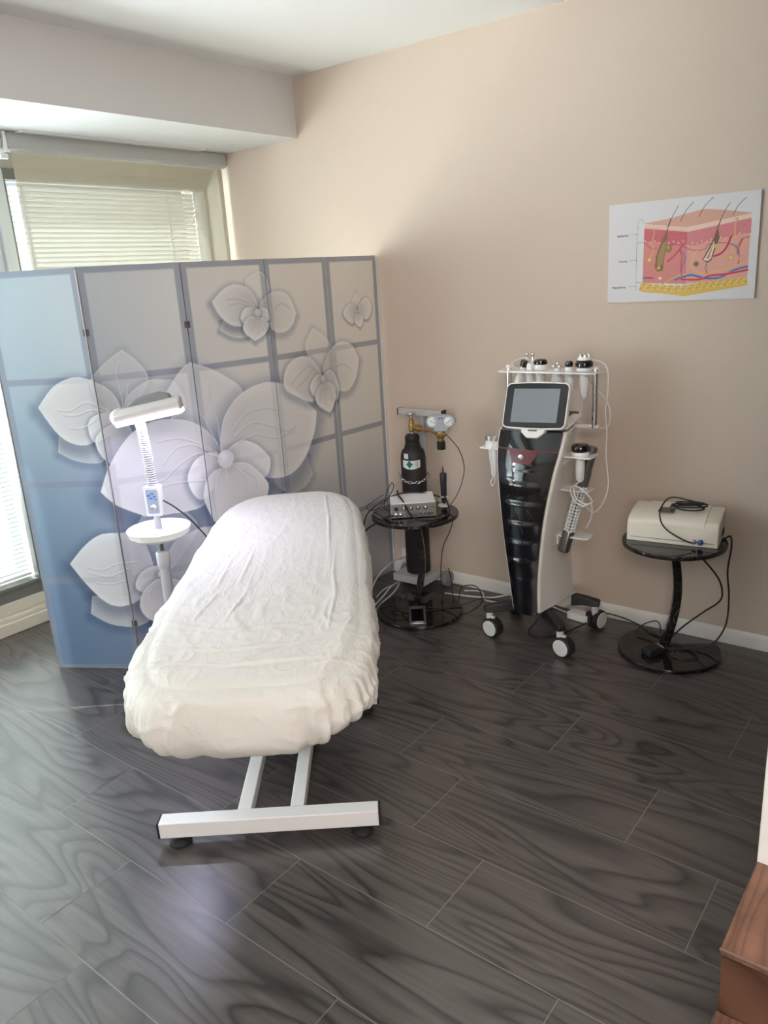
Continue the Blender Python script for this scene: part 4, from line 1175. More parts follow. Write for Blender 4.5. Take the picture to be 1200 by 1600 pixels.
# all children of the control box were placed in world space of the lamp root
# ribbed neck
neck_pts = cr([(LX, LY, .89), (LX-.004, LY+.001, 1.0), (LX-.010, LY+.000, 1.08), (LX-.012, LY-.004, 1.145)], 16)
def ribbed(b, P, r, dr, pitch):
    # resample
    D = [0]
    for i in range(1, len(P)): D.append(D[-1]+(P[i]-P[i-1]).length)
    n = int(D[-1]/pitch*4); rings = []
    for k in range(n+1):
        s = D[-1]*k/n
        i = max(1, next(i for i in range(1, len(D)) if D[i] >= s-1e-9))
        t = (s-D[i-1])/(D[i]-D[i-1]); p = P[i-1].lerp(P[i], t)
        rr = r+(dr if k % 4 in (1, 2) else 0)
        rings.append([(p.x+rr*math.cos(2*PI*j/24), p.y+rr*math.sin(2*PI*j/24), p.z) for j in range(24)])
    b.loft(rings)
nk = MB(); ribbed(nk, neck_pts, .0165, .0026, .0085)
nk.build('ribbed_neck', mat('pale_lilac_plastic', (.42, .42, .46), .4), lamp, True, sharp=20)
# head
HC = Vector((-2.445, 1.715, 1.172))
hx = Vector((.82, .57, .17)).normalized(); hn = Vector((.57, -.82, -.10)); hn = (hn-hx*hn.dot(hx)).normalized(); hz = hx.cross(hn)*-1
if hz.z < 0: hz = -hz
Mh = frame_mat(HC, hx, hz, hx.cross(hz))
if (Mh.to_3x3() @ Vector((0, 0, 1))).dot(hn) < 0:
    pass
hd = MB()
hd.loft([[(x, y, z) for y, z in ((-.010, -.022), (.020, -.030), (.034, -.026), (.036, -.004), (.020, .022), (-.010, .026))] for x in (-.128, .128)], True, True, Mh)
hdo = hd.build('lamp_head', mat('silver_grey_housing', (.52, .50, .49), .35, metal=.2), lamp, True, bevel=.004)
rb = MB(); rb.loft([[(x, y, z) for x, y in ((-.10, -.01), (.10, -.01), (.08, .045), (.045, .060), (-.03, .058), (-.075, .045))] for z in (-.060, -.024)], True, True, Mh)
rb.build('rear_bracket', MGREY, lamp, True, bevel=.004)
k_ = MB(); k_.rod(Mh @ Vector((-.125, .004, -.045)), Mh @ Vector((-.125, .004, -.015)), .032, n=28); k_.build('pivot_disc', PLASTW, lamp, True, bevel=.003)
k_ = MB(); k_.rod(Mh @ Vector((-.03, -.02, -.04)), Mh @ Vector((-.03, .02, -.04)), .018, n=20); k_.build('neck_joint', PLASTW, lamp, True)
GLOW = mat('glowing_diffuser', (.9, .9, 1), .4, emit=(.80, .78, 1.0), estr=13)
dg = MB(); dg.loft([[(x, y, z) for y, z in ((-.0102, -.024), (-.010, .0265), (-.004, .0275), (-.016, .026), (-.022, .020), (-.022, -.018))] for x in (-.126, .126)], True, True, Mh)
dg.build('light_diffuser', GLOW, lamp, True)
la = bpy.data.lights.new('lamp_light', 'AREA'); la.shape = 'RECTANGLE'; la.size = .24; la.size_y = .04; la.energy = 2.6; la.color = (.72, .70, 1.0)
lo = bpy.data.objects.new('lamp_light', la); COL.objects.link(lo)
Ml = Mh @ Matrix.Translation((0, -.026, .004)) @ Matrix.Rotation(-PI/2+PI, 4, 'X')
dn = -(Mh.to_3x3() @ Vector((0, 1, 0))); 
aim = (dn*1.0+(Mh.to_3x3() @ Vector((0, 0, 1)))*.25).normalized()
lo.rotation_euler = aim.to_track_quat('-Z', 'Y').to_euler()
lo.location = (Mh @ Vector((0, -.027, .004)))
# align long side with the bar
rm = frame_mat(lo.location, Mh.to_3x3() @ Vector((1, 0, 0)), aim.cross(Mh.to_3x3() @ Vector((1, 0, 0)))*-1, -aim)
zc = (-aim); xc = (Mh.to_3x3() @ Vector((1, 0, 0))); xc = (xc-zc*xc.dot(zc)).normalized(); yc = zc.cross(xc)
rm = Matrix((xc, yc, zc)).transposed().to_4x4(); rm.translation = lo.location
lo.matrix_world = rm
lo.parent = lamp; lo.matrix_parent_inverse = Matrix.Translation(lamp.location).inverted()
cd = MB(); cd.tube([(LX+.025, LY+.02, .835), (LX+.06, LY+.05, .80), (LX+.11, LY+.09, .73), (LX+.15, LY+.13, .62), (LX+.14, LY+.16, .40), (LX+.10, LY+.20, .10), (LX+.06, LY+.26, .006), (LX+.02, LY+.45, .006)], .003)
cd.build('power_cord', CABLE, lamp, True)

# ------------------------------------------------------------------ round side tables
def round_table(label, cx, cy, R, top, group, leg_dir, cut=None):
    t = thing('round_side_table', label, 'table', (cx, cy, 0), 0, group)
    def disc(r, z0, z1, cutback):
        P = []
        for k in range(96):
            a = 2*PI*k/96; x, y = r*math.cos(a), r*math.sin(a)
            if cutback:
                # straight notch cut out of the wall side
                if cutback[0] < math.degrees(a) < cutback[1]:
                    if (cx+cutback[2], cy+cutback[3]) not in P: P.append((cx+cutback[2], cy+cutback[3]))
                    continue
            P.append((cx+x, cy+y))
        return MB().prism(P, z0, z1)
    disc(R+.004, .0, .018, cut).build('base', MARBLE, t, True, bevel=.004)
    disc(R, top-.019, top, None).build('table_top', MARBLE, t, True, bevel=.004)
    # curved slab leg
    dx, dy = leg_dir
    px, py = -dy, dx
    w, th = .022, .017
    rings = []
    for k in range(25):
        f = k/24; z = .018+(top-.037)*f
        o = .034*math.sin(PI*f)-.012+(.020*(f-.5))
        rings.append([(cx+dx*(o+a*th)+px*(b*w)*.8, cy+dy*(o+a*th)+py*(b*w)*.8, z) for a, b in ((-1, -1), (1, -1), (1, 1), (-1, 1))])
    MB().loft(rings).build('curved_leg', MARBLE, t, True, bevel=.003)
    MB().span((cx-.06, cy-.06, top-.026), (cx+.06, cy+.06, top-.019)).build('mounting_plate', BLACKP, t, True, bevel=.002)
    b = MB()
    for s in (-1, 1): b.lathe([(.0035, 0), (.0035, .003), (.002, .004)], 12, Matrix.Translation((cx+s*.009-.01, cy-.045, .10)) @ Matrix.Rotation(PI/2, 4, 'X'))
    return t
TZ1, TZ2 = .516, .503
T1 = (-2.105, 2.872); T2 = (-.950, 3.072)
round_table('black marble-look round side table carrying the silver box, pen and gas cylinder chain behind', *T1, .208, TZ1, 'black round side tables', (.86, .5))
bpy.data.objects['round_side_table']['label'] = 'round black marble-look side table under the small grey-fronted plasma box'
round_table('round black marble-look side table at right under the ivory machine', *T2, .204, TZ2, 'black round side tables', (.90, .43), cut=(43, 124, -.02, .035))

def cable(label, pts, r=.003, m=CABLE, cat='cable', name='power_cable', group=None, sub=8):
    o = MB().tube(pts, r, 8, sub).build(name, m)
    tag(o, label, cat, group)
    return o

# ------------------------------------------------------------------ plasma box on the first table
ANG = math.radians(39)
pb = thing('plasma_unit', 'small white-topped box with a grey lettered front panel on the round table', 'device', (-2.118, 2.872, TZ1), ANG)
bw, bd, bh = .208, .185, .072
MB().span((-bw/2, -bd/2, .004), (bw/2, bd/2, bh)).build('case', PLASTW, pb, bevel=.002)
MB().span((-bw/2+.001, -bd/2-.002, .005), (bw/2-.001, -bd/2+.002, bh-.002)).build('front_panel', mat('grey_front_panel', (.22, .215, .195), .4, metal=.2), pb)
for x in (-.08, -.045, -.012, .022, .056):
    k = MB(); k.lathe([(.0075, 0), (.0075, .003), (.0045, .004), (.0035, .011)], 18, Matrix.Translation((x, -bd/2-.002, .048)) @ Matrix.Rotation(PI/2, 4, 'X'))
    k.build('switch', BLACKP if abs(x+.08) < .01 else STEEL, pb)
    k = MB(); k.lathe([(.0100, 0), (.0100, .0012), (.0078, .0014)], 20, Matrix.Translation((x, -bd/2-.002, .048)) @ Matrix.Rotation(PI/2, 4, 'X')); k.build('switch_ring', BLACKP, pb)
for x in (-.082, -.060):
    k = MB(); k.lathe([(.009, 0), (.009, .010), (.007, .012), (.007, .020), (.004, .022)], 18, Matrix.Translation((x, -bd/2-.002, .024)) @ Matrix.Rotation(PI/2, 4, 'X'))
    k.build('connector', CHROME, pb)
k = MB(); k.tube([(.078, -bd/2-.002, .050), (.082, -bd/2-.014, .055), (.092, -bd/2-.014, .052), (.096, -bd/2-.002, .040)], .0018); k.build('handle', CHROME, pb)
text_mesh('lettering', 'COLD PLASMA', .0200, BLACKT, Matrix.Translation((-.036, -bd/2-.0032, .011)) @ Matrix.Rotation(PI/2, 4, 'X'), pb)
for sx in (-1, 1):
    for sy in (-1, 1):
        MB().rod((sx*.085, sy*.075, 0), (sx*.085, sy*.075, .005), .008).build('rubber_foot', RUBBER, pb)

# handpiece in its stand
hp = thing('plasma_pen', 'black upright plasma pen in a small clear stand on the round table', 'handpiece', (-2.045, 3.035, TZ1))
st_ = MB(); st_.lathe([(.030, 0), (.030, .004), (.012, .006)], 28); st_.lathe([(.020, .045), (.024, .045), (.024, .049), (.020, .049)], 28)
for k in range(3):
    a = 2*PI*k/3; st_.rod((.022*math.cos(a), .022*math.sin(a), .003), (.022*math.cos(a), .022*math.sin(a), .047), .0012, n=6)
st_.build('pen_stand', ACRYL, hp)
MB().lathe([(.003, .008), (.012, .022), (.0145, .045), (.0150, .115), (.0165, .120), (.0165, .158), (.015, .162), (.004, .164)], 26).build('pen_body', mat('navy_black_grip', (.016, .018, .028), .45), hp)
MB().lathe([(.004, .163), (.0035, .178), (.001, .198)], 12).build('tip', BLACKP, hp)

cable('thick black hose looping over the white box and off the table edge', [(-2.045, 3.02, .56), (-2.13, 2.95, .593), (-2.21, 2.86, .593), (-2.28, 2.79, .545), (-2.315, 2.76, .50), (-2.29, 2.70, .44), (-2.24, 2.69, .475), (-2.16, 2.73, .527), (-2.13, 2.735, .532)], .0042, name='hose', cat='hose')
cable('black hose hanging across the front panel of the plasma box', [(-2.24, 2.92, .595), (-2.19, 2.86, .595), (-2.12, 2.80, .592), (-2.02, 2.735, .545), (-1.96, 2.77, .524), (-1.93, 2.86, .522), (-1.96, 2.95, .53), (-2.035, 3.02, .58)], .0042, name='hose', cat='hose')
cable('thin black wire loop standing up at the left of the plasma box', [(-2.19, 2.78, .54), (-2.24, 2.81, .54), (-2.26, 2.86, .60), (-2.24, 2.88, .645), (-2.225, 2.87, .62), (-2.25, 2.83, .56), (-2.30, 2.80, .52), (-2.33, 2.79, .54), (-2.28, 2.86, .585)], .0022, name='wire', cat='wire')
cable('thin black gas tube running down from the gauge to the table edge', [(-2.026, 3.045, .864), (-1.995, 3.04, .845), (-1.955, 3.05, .79), (-1.94, 3.06, .70), (-1.95, 3.02, .60), (-1.985, 2.98, .53), (-2.01, 2.95, .518)], .0020, name='gas_tube', cat='tube')
cable('thin black cable dropping beneath the table top to the floor at right', [(-1.95, 2.98, .50), (-2.00, 3.01, .40), (-2.07, 3.04, .28), (-2.10, 3.06, .12), (-2.08, 3.04, .035), (-2.05, 2.98, .024)], .0022)

# ------------------------------------------------------------------ gas cylinder and trolley
GX, GY = -2.302, 3.150
gc = thing('gas_cylinder', 'matt black gas cylinder with a white label standing behind the round table', 'gas cylinder', (GX, GY, .085))
MB().lathe([(.050, 0), (.062, .006), (.064, .02), (.064, .625), (.0615, .645), (.054, .664), (.042, .674)], 44).build('cylinder', CYL, gc)
g = MB(); g.lathe([(.043, .670), (.042, .684), (.038, .688), (.0385, .700), (.036, .703), (.0365, .716), (.038, .719), (.037, .732), (.030, .742), (.016, .745)], 36); g.build('neck_sleeve', RUBBER, gc)
def wrap(r, a0, a1, z0, z1, n=18, zf=None):
    rings = []
    for rr in (r, r+.0006):
        pass
    vs = []; fs = []
    for k in range(n+1):
        a = a0+(a1-a0)*k/n
        d = zf(k/n) if zf else 0
        vs += [(r*math.cos(a), r*math.sin(a), z0+d), (r*math.cos(a), r*math.sin(a), z1+d*.3)]
    for k in range(n): fs.append((2*k, 2*k+2, 2*k+3, 2*k+1))
    return MB().add(vs, fs)
AV = math.atan2(-GY, -GX)     # direction towards the room
lb = wrap(.0650, AV-.95, AV+.55, .580, .620, zf=lambda t: .010*math.sin(PI*t)*-1+.004).build('label', LABEL, gc)
w = MB()
def onc(a, z, r=.0654): return (r*math.cos(AV+a), r*math.sin(AV+a), z)
w.add([onc(-.32, .577), onc(-.02, .600), onc(-.32, .623), onc(-.62, .600)], [(0, 1, 2, 3)]); w.add([onc(-.32, .580, .0655), onc(-.19, .590, .0658), onc(-.06, .600, .0656), onc(-.19, .610, .0658), onc(-.32, .620, .0656), onc(-.45, .610, .0658), onc(-.58, .600, .0656), onc(-.45, .590, .0658)], [tuple(range(8))])
w.build('label_diamond', GREEN, gc)
w = MB()
for i in range(5):
    z = .587+i*.006
    wr = wrap(.0654, AV+.15, AV+.40, z, z+.0025, 4); w.add(wr.v, wr.f)
w.build('small_print', MGREY, gc)
wrap(.0646, AV-.80, AV-.40, .628, .655, 8).build('label', LABEL, gc)
# valve, pipe and regulator
v = MB(); v.rod((0, 0, .742), (0, 0, .764), .010); v.build('valve_stem', STEEL, gc)
v = MB(); v.lathe([(.012, .758), (.017, .764), (.017, .790), (.013, .795), (.013, .815), (.010, .818), (.010, .830)], 24); v.build('valve_body', BRASS, gc)
v = MB(); v.lathe([(.006, .828), (.006, .840), (.010, .841), (.024, .842), (.028, .846), (.028, .852), (.024, .855), (.008, .853)], 30); v.build('hand_wheel', CHROME, gc)
rg = thing('pressure_regulator', 'brass pressure regulator with a grey twin gauge housing on the gas cylinder', 'regulator', (GX, GY, .862))
U_ = Vector((.935, -.355, 0)); Fv = Vector((.355*1, -.0, 0))
A0 = Vector((GX, GY, .866))
p = MB()
p.turned(A0+U_*.008, A0+U_*.075, [(.011, 0), (.011, .3), (.014, .32), (.014, .62), (.018, .64), (.018, 1)], 6+12)
p.build('union_nut', BRASS, rg, True, bevel=.001)
MB().rod(A0+U_*.07, A0+U_*.205, .0065).build('pipe', BRASS, rg, True)
p = MB(); p.turned(A0+U_*.200, A0+U_*.235, [(.010, 0), (.012, .1), (.012, .5), (.015, .6), (.015, 1)], 20)
C0 = A0+U_*.252
p.lathe([(.012, -.040), (.015, -.038), (.016, -.022), (.020, -.018), (.024, -.012), (.024, .006), (.018, .012), (.014, .022)], 30, None, 0, C0)
p.turned(C0+U_*.015, C0+U_*.045, [(.009, 0), (.009, .5), (.006, .6), (.006, 1)], 14)
p.build('regulator_body', BRASS, rg, True)
k = MB(); k.lathe([(.019, -.078), (.021, -.074), (.020, -.040), (.016, -.036)], 24, None, 0, C0); k.build('adjusting_knob', BLACKP, rg, True)
GC = C0+Vector((.004, 0, .050)); gx = Vector((.90, .436, 0)); gn = Vector((.436, -.90, 0))
Mg = frame_mat(GC, gx, (0, 0, 1), gn)
P = []
for k_i in range(13):
    a = PI*.5-PI*k_i/12; P.append((.040+.030*math.cos(a), .010+.030*math.sin(a)))
P += [(.036, -.024), (.030, -.038), (-.030, -.038), (-.036, -.024)]
for k_i in range(13):
    a = -PI*.5-PI*k_i/12; P.append((-.040+.030*math.cos(a), .010+.030*math.sin(a)))
hs = MB(); hs.prism(P[::-1], -.022, .018, Mg); ho = hs.build('gauge_housing', GAUGEB, rg, True, bevel=.003)
for s in (-1, 1):
    g = MB(); g.lathe([(.0225, 0), (.0225, .0015), (.021, .002)], 32, Mg @ Matrix.Translation((s*.040, .010, .018))); go = g.build('gauge_dial', LABEL, ho, True)
for s in (-1, 1):
    g = MB(); g.loft([[(s*.040+x, .010+y, z) for x, y in ((-.014, -.008*s-.001), (.012, .006*s-.001), (.012, .006*s+.001), (-.014, -.008*s+.001))] for z in (.0202, .0210)], True, True, Mg); g.build('needle', BLACKT, ho, True)
    g = MB(); q = []
    for k_i in range(11):
        a = -.6+k_i*.17
        q.append((s*.040+.0175*math.cos(a), .010+.0175*math.sin(a), .0206))
    g.tube([Mg @ Vector(t) for t in q], .0011, 5, 2); g.build('scale_arc', RED, ho, True)
text_mesh('lettering', 'GCE', .012, BLACKT, Matrix.Translation(rg.location).inverted() @ Mg @ Matrix.Translation((-.011, .022, .0185)), rg)

tl = thing('cylinder_trolley', 'grey steel cylinder trolley with T handle and rubber wheels behind the round table', 'trolley', (-2.305, 3.17, 0))
MB().span((-2.408, 3.06, .045), (-2.208, 3.235, .085)).build('platform', mat('pale_grey_enamel', (.50, .50, .49), .35), tl, True, bevel=.004)
MB().span((-2.310, 3.222, .06), (-2.280, 3.245, .93)).build('upright', mat('grey_enamel', (.42, .44, .45), .35), tl, True, bevel=.002)
hb = MB(); hb.span((-2.425, 3.205, .912), (-2.155, 3.240, .944)); hb = hb.build('handle_bar', bpy.data.materials['pale_grey_enamel'], tl, True, bevel=.002)
for x in (-2.4265, -2.1535): MB().span((x-.003, 3.204, .911), (x+.003, 3.241, .945)).build('end_cap', BLACKP, hb, True)
for x in (-2.440, -2.172):
    w = MB(); w.rod((x-.016, 3.225, .042), (x+.016, 3.225, .042), .042, n=32); wo = w.build('wheel', MGREY, tl, True, bevel=.004)
    w = MB(); w.rod((x-.020, 3.225, .042), (x+.020, 3.225, .042), .009, n=16); w.build('hub', STEEL, wo, True)
def chain(label, z, drop, r):
    pts = []
    for k in range(29):
        a = AV-1.75+3.5*k/28
        pts.append(Vector((GX+r*math.cos(a), GY+r*math.sin(a), z-drop*math.sin(PI*k/28))))
    pts += [pts[-1]+Vector((.004, .006, -.016)), pts[-1]+Vector((.005, .006, -.030))]
    b = MB()
    D = [0]
    for i in range(1, len(pts)): D.append(D[-1]+(pts[i]-pts[i-1]).length)
    n = int(D[-1]/.019)
    for k in range(n):
        s = D[-1]*(k+.5)/n; i = next(i for i in range(1, len(D)) if D[i] >= s)
        p = pts[i-1].lerp(pts[i], (s-D[i-1])/(D[i]-D[i-1])); t = (pts[i]-pts[i-1]).normalized()
        rad = Vector((p.x-GX, p.y-GY, 0)).normalized(); side = t.cross(rad).normalized()
        w_ = side if k % 2 else rad
        ring = [p+t*.0130*math.cos(2*PI*j/12)+w_*.0062*math.sin(2*PI*j/12) for j in range(12)]
        b.tube(ring, .0020, 5, 1, True, False)
    o = b.build('chain', CHROME, sharp=180); tag(o, label, 'chain', 'chains around the gas cylinder'); return o
chain('upper silver chain slung around the black gas cylinder above the table', .625, .035, .070)
chain('lower silver chain around the gas cylinder just under the table top', .46, .02, .070)

# foot pedal on the base of the first table
fp = thing('foot_pedal', 'small silver-edged foot pedal lying on the first round table base', 'foot pedal', (-2.035, 2.755, .018), math.radians(37))
PT_ = Matrix.Translation((0, .0, .026)) @ Matrix.Rotation(.42, 4, 'X') @ Matrix.Translation((0, 0, -.004))
MB().box((0, 0, .0), (.078, .112, .018), 0, PT_).build('pedal_base', STEEL, fp, bevel=.002)
MB().box((0, -.008, .012), (.058, .080, .008), 0, PT_).build('pedal_plate', BLACKG, fp, bevel=.002)
MB().box((0, .044, .011), (.050, .014, .004), 0, PT_).build('hinge_strip', DGREY, fp, bevel=.001)
cable('thin black pedal cable coiled over the first table base', [(-2.05, 2.80, .03), (-2.12, 2.80, .024), (-2.21, 2.80, .024), (-2.25, 2.83, .06), (-2.22, 2.88, .09), (-2.16, 2.84, .075), (-2.20, 2.77, .06), (-2.27, 2.77, .03), (-2.28, 2.83, .024), (-2.22, 2.86, .05), (-2.14, 2.81, .07), (-2.08, 2.81, .028)], .0026)
cable('black cable looping right from the first table base towards the wall', [(-2.07, 2.90, .022), (-1.98, 2.92, .024), (-1.93, 2.95, .06), (-1.95, 3.02, .11), (-1.90, 3.08, .10), (-1.84, 3.02, .05), (-1.90, 2.93, .01), (-2.00, 3.02, .02), (-2.08, 3.12, .10), (-2.12, 3.16, .13)], .0026)
cable('black cable crossing the floor between the first table and the big machine', [(-2.05, 2.86, .022), (-1.95, 2.98, .022), (-1.87, 3.06, .05), (-1.80, 3.10, .04), (-1.70, 3.14, .006), (-1.60, 3.16, .006)], .0026)

# wall outlet, white cords
wo_ = thing('wall_outlet', 'white wall outlet low on the beige wall beside the folding screen', 'outlet', (-2.455, YW, .10))
MB().span((-2.50, 3.266, .06), (-2.415, 3.2795, .145)).build('plate', PLASTW, wo_, True, bevel=.003)
MB().span((-2.475, 3.245, .085), (-2.445, 3.267, .12)).build('plug', PLASTW, wo_, True, bevel=.003)
pl = thing('cord_connector', 'white cylindrical cord connector lying on the floor beside the bed', 'connector', (-2.33, 2.70, .0))
m_ = MB(); m_.lathe([(.017, 0), (.018, .003), (.018, .040), (.016, .044), (.008, .044)], 24); m_.build('socket', PLASTW, pl)
m_ = MB(); m_.lathe([(.009, .044), (.009, .048), (.006, .049)], 16); m_.build('inner_ring', MGREY, pl)
for i, (lbl, pts) in enumerate([
    ('white cord arching from the connector to the wall outlet', [(-2.32, 2.715, .03), (-2.36, 2.80, .07), (-2.40, 2.93, .12), (-2.42, 3.08, .14), (-2.445, 3.20, .12), (-2.455, 3.25, .105)]),
    ('lowest white cord lying on the floor beside the round table', [(-2.31, 2.62, .006), (-2.30, 2.75, .006), (-2.33, 2.85, .006), (-2.35, 2.98, .012), (-2.37, 3.06, .03)]),
    ('middle white cord running from the connector behind the trolley', [(-2.32, 2.72, .02), (-2.34, 2.82, .012), (-2.37, 2.92, .012), (-2.40, 3.03, .02), (-2.41, 3.14, .01), (-2.34, 3.262, .006), (-2.1, 3.262, .006)]),
    ('white cord dropping from the outlet plug to the floor', [(-2.46, 3.245, .10), (-2.43, 3.20, .06), (-2.41, 3.10, .02), (-2.43, 3.0, .006), (-2.40, 2.90, .006)])]):
    cable(lbl, pts, .0038, WCABLE, cat='cord', name='white_cable', group='white cords behind the bed')
cable('white cord lying along the baseboard between the trolley and the big machine', [(-2.12, 3.12, .006), (-1.98, 3.15, .006), (-1.88, 3.19, .006), (-1.80, 3.24, .02), (-1.72, 3.25, .03), (-1.60, 3.24, .01), (-1.45, 3.20, .006)], .0040, WCABLE, cat='cord', name='white_cable', group='white cords at the wall')
cable('second white cord lying in front of the baseboard left of the big machine', [(-2.05, 3.20, .006), (-1.96, 3.22, .01), (-1.90, 3.15, .006), (-1.84, 3.15, .006), (-1.76, 3.20, .006), (-1.62, 3.20, .006)], .0036, WCABLE, cat='cord', name='white_cable', group='white cords at the wall')
ps = thing('power_strip', 'white power strip on the floor behind the big machine', 'power strip', (-1.37, 3.175, 0), math.radians(-8))
MB().box((0, 0, .018), (.17, .055, .036)).build('housing', PLASTW, ps, bevel=.004)
MB().box((.03, -.002, .045), (.04, .03, .022)).build('plug', BLACKP, ps, bevel=.003)
cable('black cable from the power strip along the wall to the right round table', [(-1.34, 3.17, .045), (-1.28, 3.20, .05), (-1.20, 3.22, .035), (-1.12, 3.21, .02), (-1.06, 3.16, .022), (-1.00, 3.14, .022), (-.97, 3.10, .030), (-.93, 3.20, .07), (-.86, 3.23, .14), (-.80, 3.24, .20), (-.79, 3.225, .26), (-.81, 3.20, .33), (-.87, 3.16, .42), (-.90, 3.14, .48)], .0036)

# ------------------------------------------------------------------ ivory machine on the second table
A2 = math.radians(8)
im = thing('ivory_machine', 'ivory rounded beauty machine standing on the right round table', 'device', (-.957, 3.108, TZ2), A2)
W2, D2, H2 = .350, .195, .112
prof2 = [(-D2/2, .0), (-D2/2+.003, .072), (-D2/2+.009, .086), (-D2/2+.022, .096), (-D2/2+.050, .103), (0, H2), (D2/2-.004, H2+.004), (D2/2, H2), (D2/2, 0)]
b = MB(); b.loft([[(x, y*s, z*s2) for y, z in prof2] for x, s, s2 in ((-W2/2, .97, .97), (-W2/2+.006, 1, 1), (W2/2-.006, 1, 1), (W2/2, .97, .97))][::-1])
b.build('case', MACW, im, bevel=.004, seg=3)
b = MB(); b.loft([[(x, y, z+.0045) for y, z in prof2[1:7]]+[(x, y, z-.004) for y, z in prof2[1:7][::-1]] for x in (-W2/2+.062, W2/2-.052)][::-1])
b.build('raised_top', MACW, im, bevel=.002)
MB().box((0, -D2/2-.0005, .018), (W2-.03, .002, .0015)).build('seam', MGREY, im)
MB().box((-.035, -.012, .1172), (.062, .062, .002)).build('display', mat('slate_display', (.07, .075, .085), .25), im, bevel=.0005)
for x, m1, r in ((.088, STEEL, .0085), (.112, BLUEB, .0105)):
    k = MB(); k.lathe([(r, 0), (r, .012), (r*.8, .016), (r*.5, .018)], 20, Matrix.Translation((x, -D2/2-.001, .022)) @ Matrix.Rotation(PI/2, 4, 'X')); k.build('knob', m1, im)
k = MB(); k.tube([(.045, .0, .120), (.045, .0, .150), (.047, .02, .152), (.047, .02, .120)], .0015, 6); k.build('button', RED, im) if False else None
MB().box((-.028, .03, .118), (.012, .008, .006)).build('button', RED, im, bevel=.001)
# coiled lead on top
import itertools
Mi = Matrix.Translation((-.957, 3.108, TZ2)) @ Matrix.Rotation(A2, 4, 'Z')
def loc2(x, y, z): return tuple(Mi @ Vector((x, y, z)))
pts = []
for k in range(34):
    a = 2*PI*k/8.0+.4; rr = .048+.010*math.sin(k*1.3)
    pts.append(loc2(.045+rr*1.25*math.cos(a), .012+rr*.62*math.sin(a), .124+.0008*k+.004*math.sin(k*.9)))
pts += [loc2(-.015, .03, .160), loc2(-.045, .0, .150), loc2(-.055, -.055, .118), loc2(-.040, -.094, .085), loc2(-.01, -.108, .058), loc2(.05, -.122, .032), loc2(.082, -.118, .022)]
cable('coiled black lead lying on top of the ivory machine', pts, .0030, sub=6)
cable('black cable hanging from the right round table edge beside the ivory machine', [loc2(.172, .06, .05), loc2(.178, .02, .03), loc2(.165, -.015, .006), loc2(.185, .03, .004), (-.756, 3.16, .52), (-.752, 3.17, .47), (-.765, 3.19, .36), (-.755, 3.20, .24), (-.755, 3.17, .12), (-.80, 3.12, .04), (-.88, 3.09, .024), (-.93, 3.07, .024)], .0036)
cable('thin black cable coiled on the base of the right round table', [(-.97, 3.02, .05), (-1.02, 3.10, .03), (-1.09, 3.10, .022), (-1.10, 3.15, .05), (-1.04, 3.18, .075), (-1.0, 3.12, .05), (-.98, 3.04, .03), (-.93, 3.05, .024), (-.86, 3.08, .024), (-.82, 3.03, .024), (-.88, 2.99, .024), (-.96, 3.02, .024)], .0026)
pd = thing('foot_pedal', 'black foot pedal with a grey strip on the right round table base', 'foot pedal', (-.985, 2.985, .018), math.radians(-30))
MB().box((0, 0, .014), (.055, .085, .026)).build('pedal_body', BLACKP, pd, bevel=.004)
MB().box((0, -.005, .030), (.046, .060, .008), 0, Matrix.Rotation(.08, 4, 'X')).build('pedal_plate', RUBBER, pd, bevel=.003)
MB().box((0, .034, .028), (.040, .010, .006)).build('grey_strip', MGREY, pd, bevel=.001)

# ------------------------------------------------------------------ big multi-function machine
MX, MY = -1.49, 2.97
bm_ = thing('beauty_machine', 'tall white and glossy black beauty machine on casters with tilted display', 'machine', (MX, MY, 0))
ZS = [.165, .22, .30, .38, .46, .54, .62, .70, .78, .86, .92, .955]
def lerp_tab(tab, z):
    for (a, va), (b, vb) in zip(tab[:-1], tab[1:]):
        if z <= b:
            t = (z-a)/(b-a); t = max(0, t); return va+(vb-va)*t
    return tab[-1][1]
HW = [(.165, .056), (.30, .063), (.46, .079), (.62, .098), (.78, .122), (.88, .138), (.955, .142)]
FY = [(.165, 2.810), (.30, 2.795), (.46, 2.786), (.62, 2.790), (.78, 2.812), (.88, 2.842), (.955, 2.875)]
RW = [(.165, .100), (.25, .088), (.46, .086), (.62, .088), (.78, .094), (.88, .100), (.955, .105)]
def body_ring(z):
    w = lerp_tab(HW, z)+.010; f = lerp_tab(FY, z)+.006; r = lerp_tab(RW, z)
    yb = 3.125
    return [(MX-w, f, z), (MX+w, f, z), (MX+w+.004, f+.02, z), (MX+(w*.55+r*.45)+.004, f+.11, z), (MX+r+.002, yb-.05, z), (MX+r-.015, yb, z), (MX-r+.015, yb, z), (MX-r-.002, yb-.05, z), (MX-(w*.55+r*.45)-.004, f+.11, z), (MX-w-.004, f+.02, z)]
Z2 = [.165+(.955-.165)*k/24 for k in range(25)]
def fine(tab):
    # smooth the table with a spline
    P = cr([(z, v, 0) for z, v in tab], 10)
    return [(p.x, p.y) for p in P]
HW = fine(HW); FY = fine(FY); RW = fine(RW)
rings = [body_ring(z) for z in Z2]
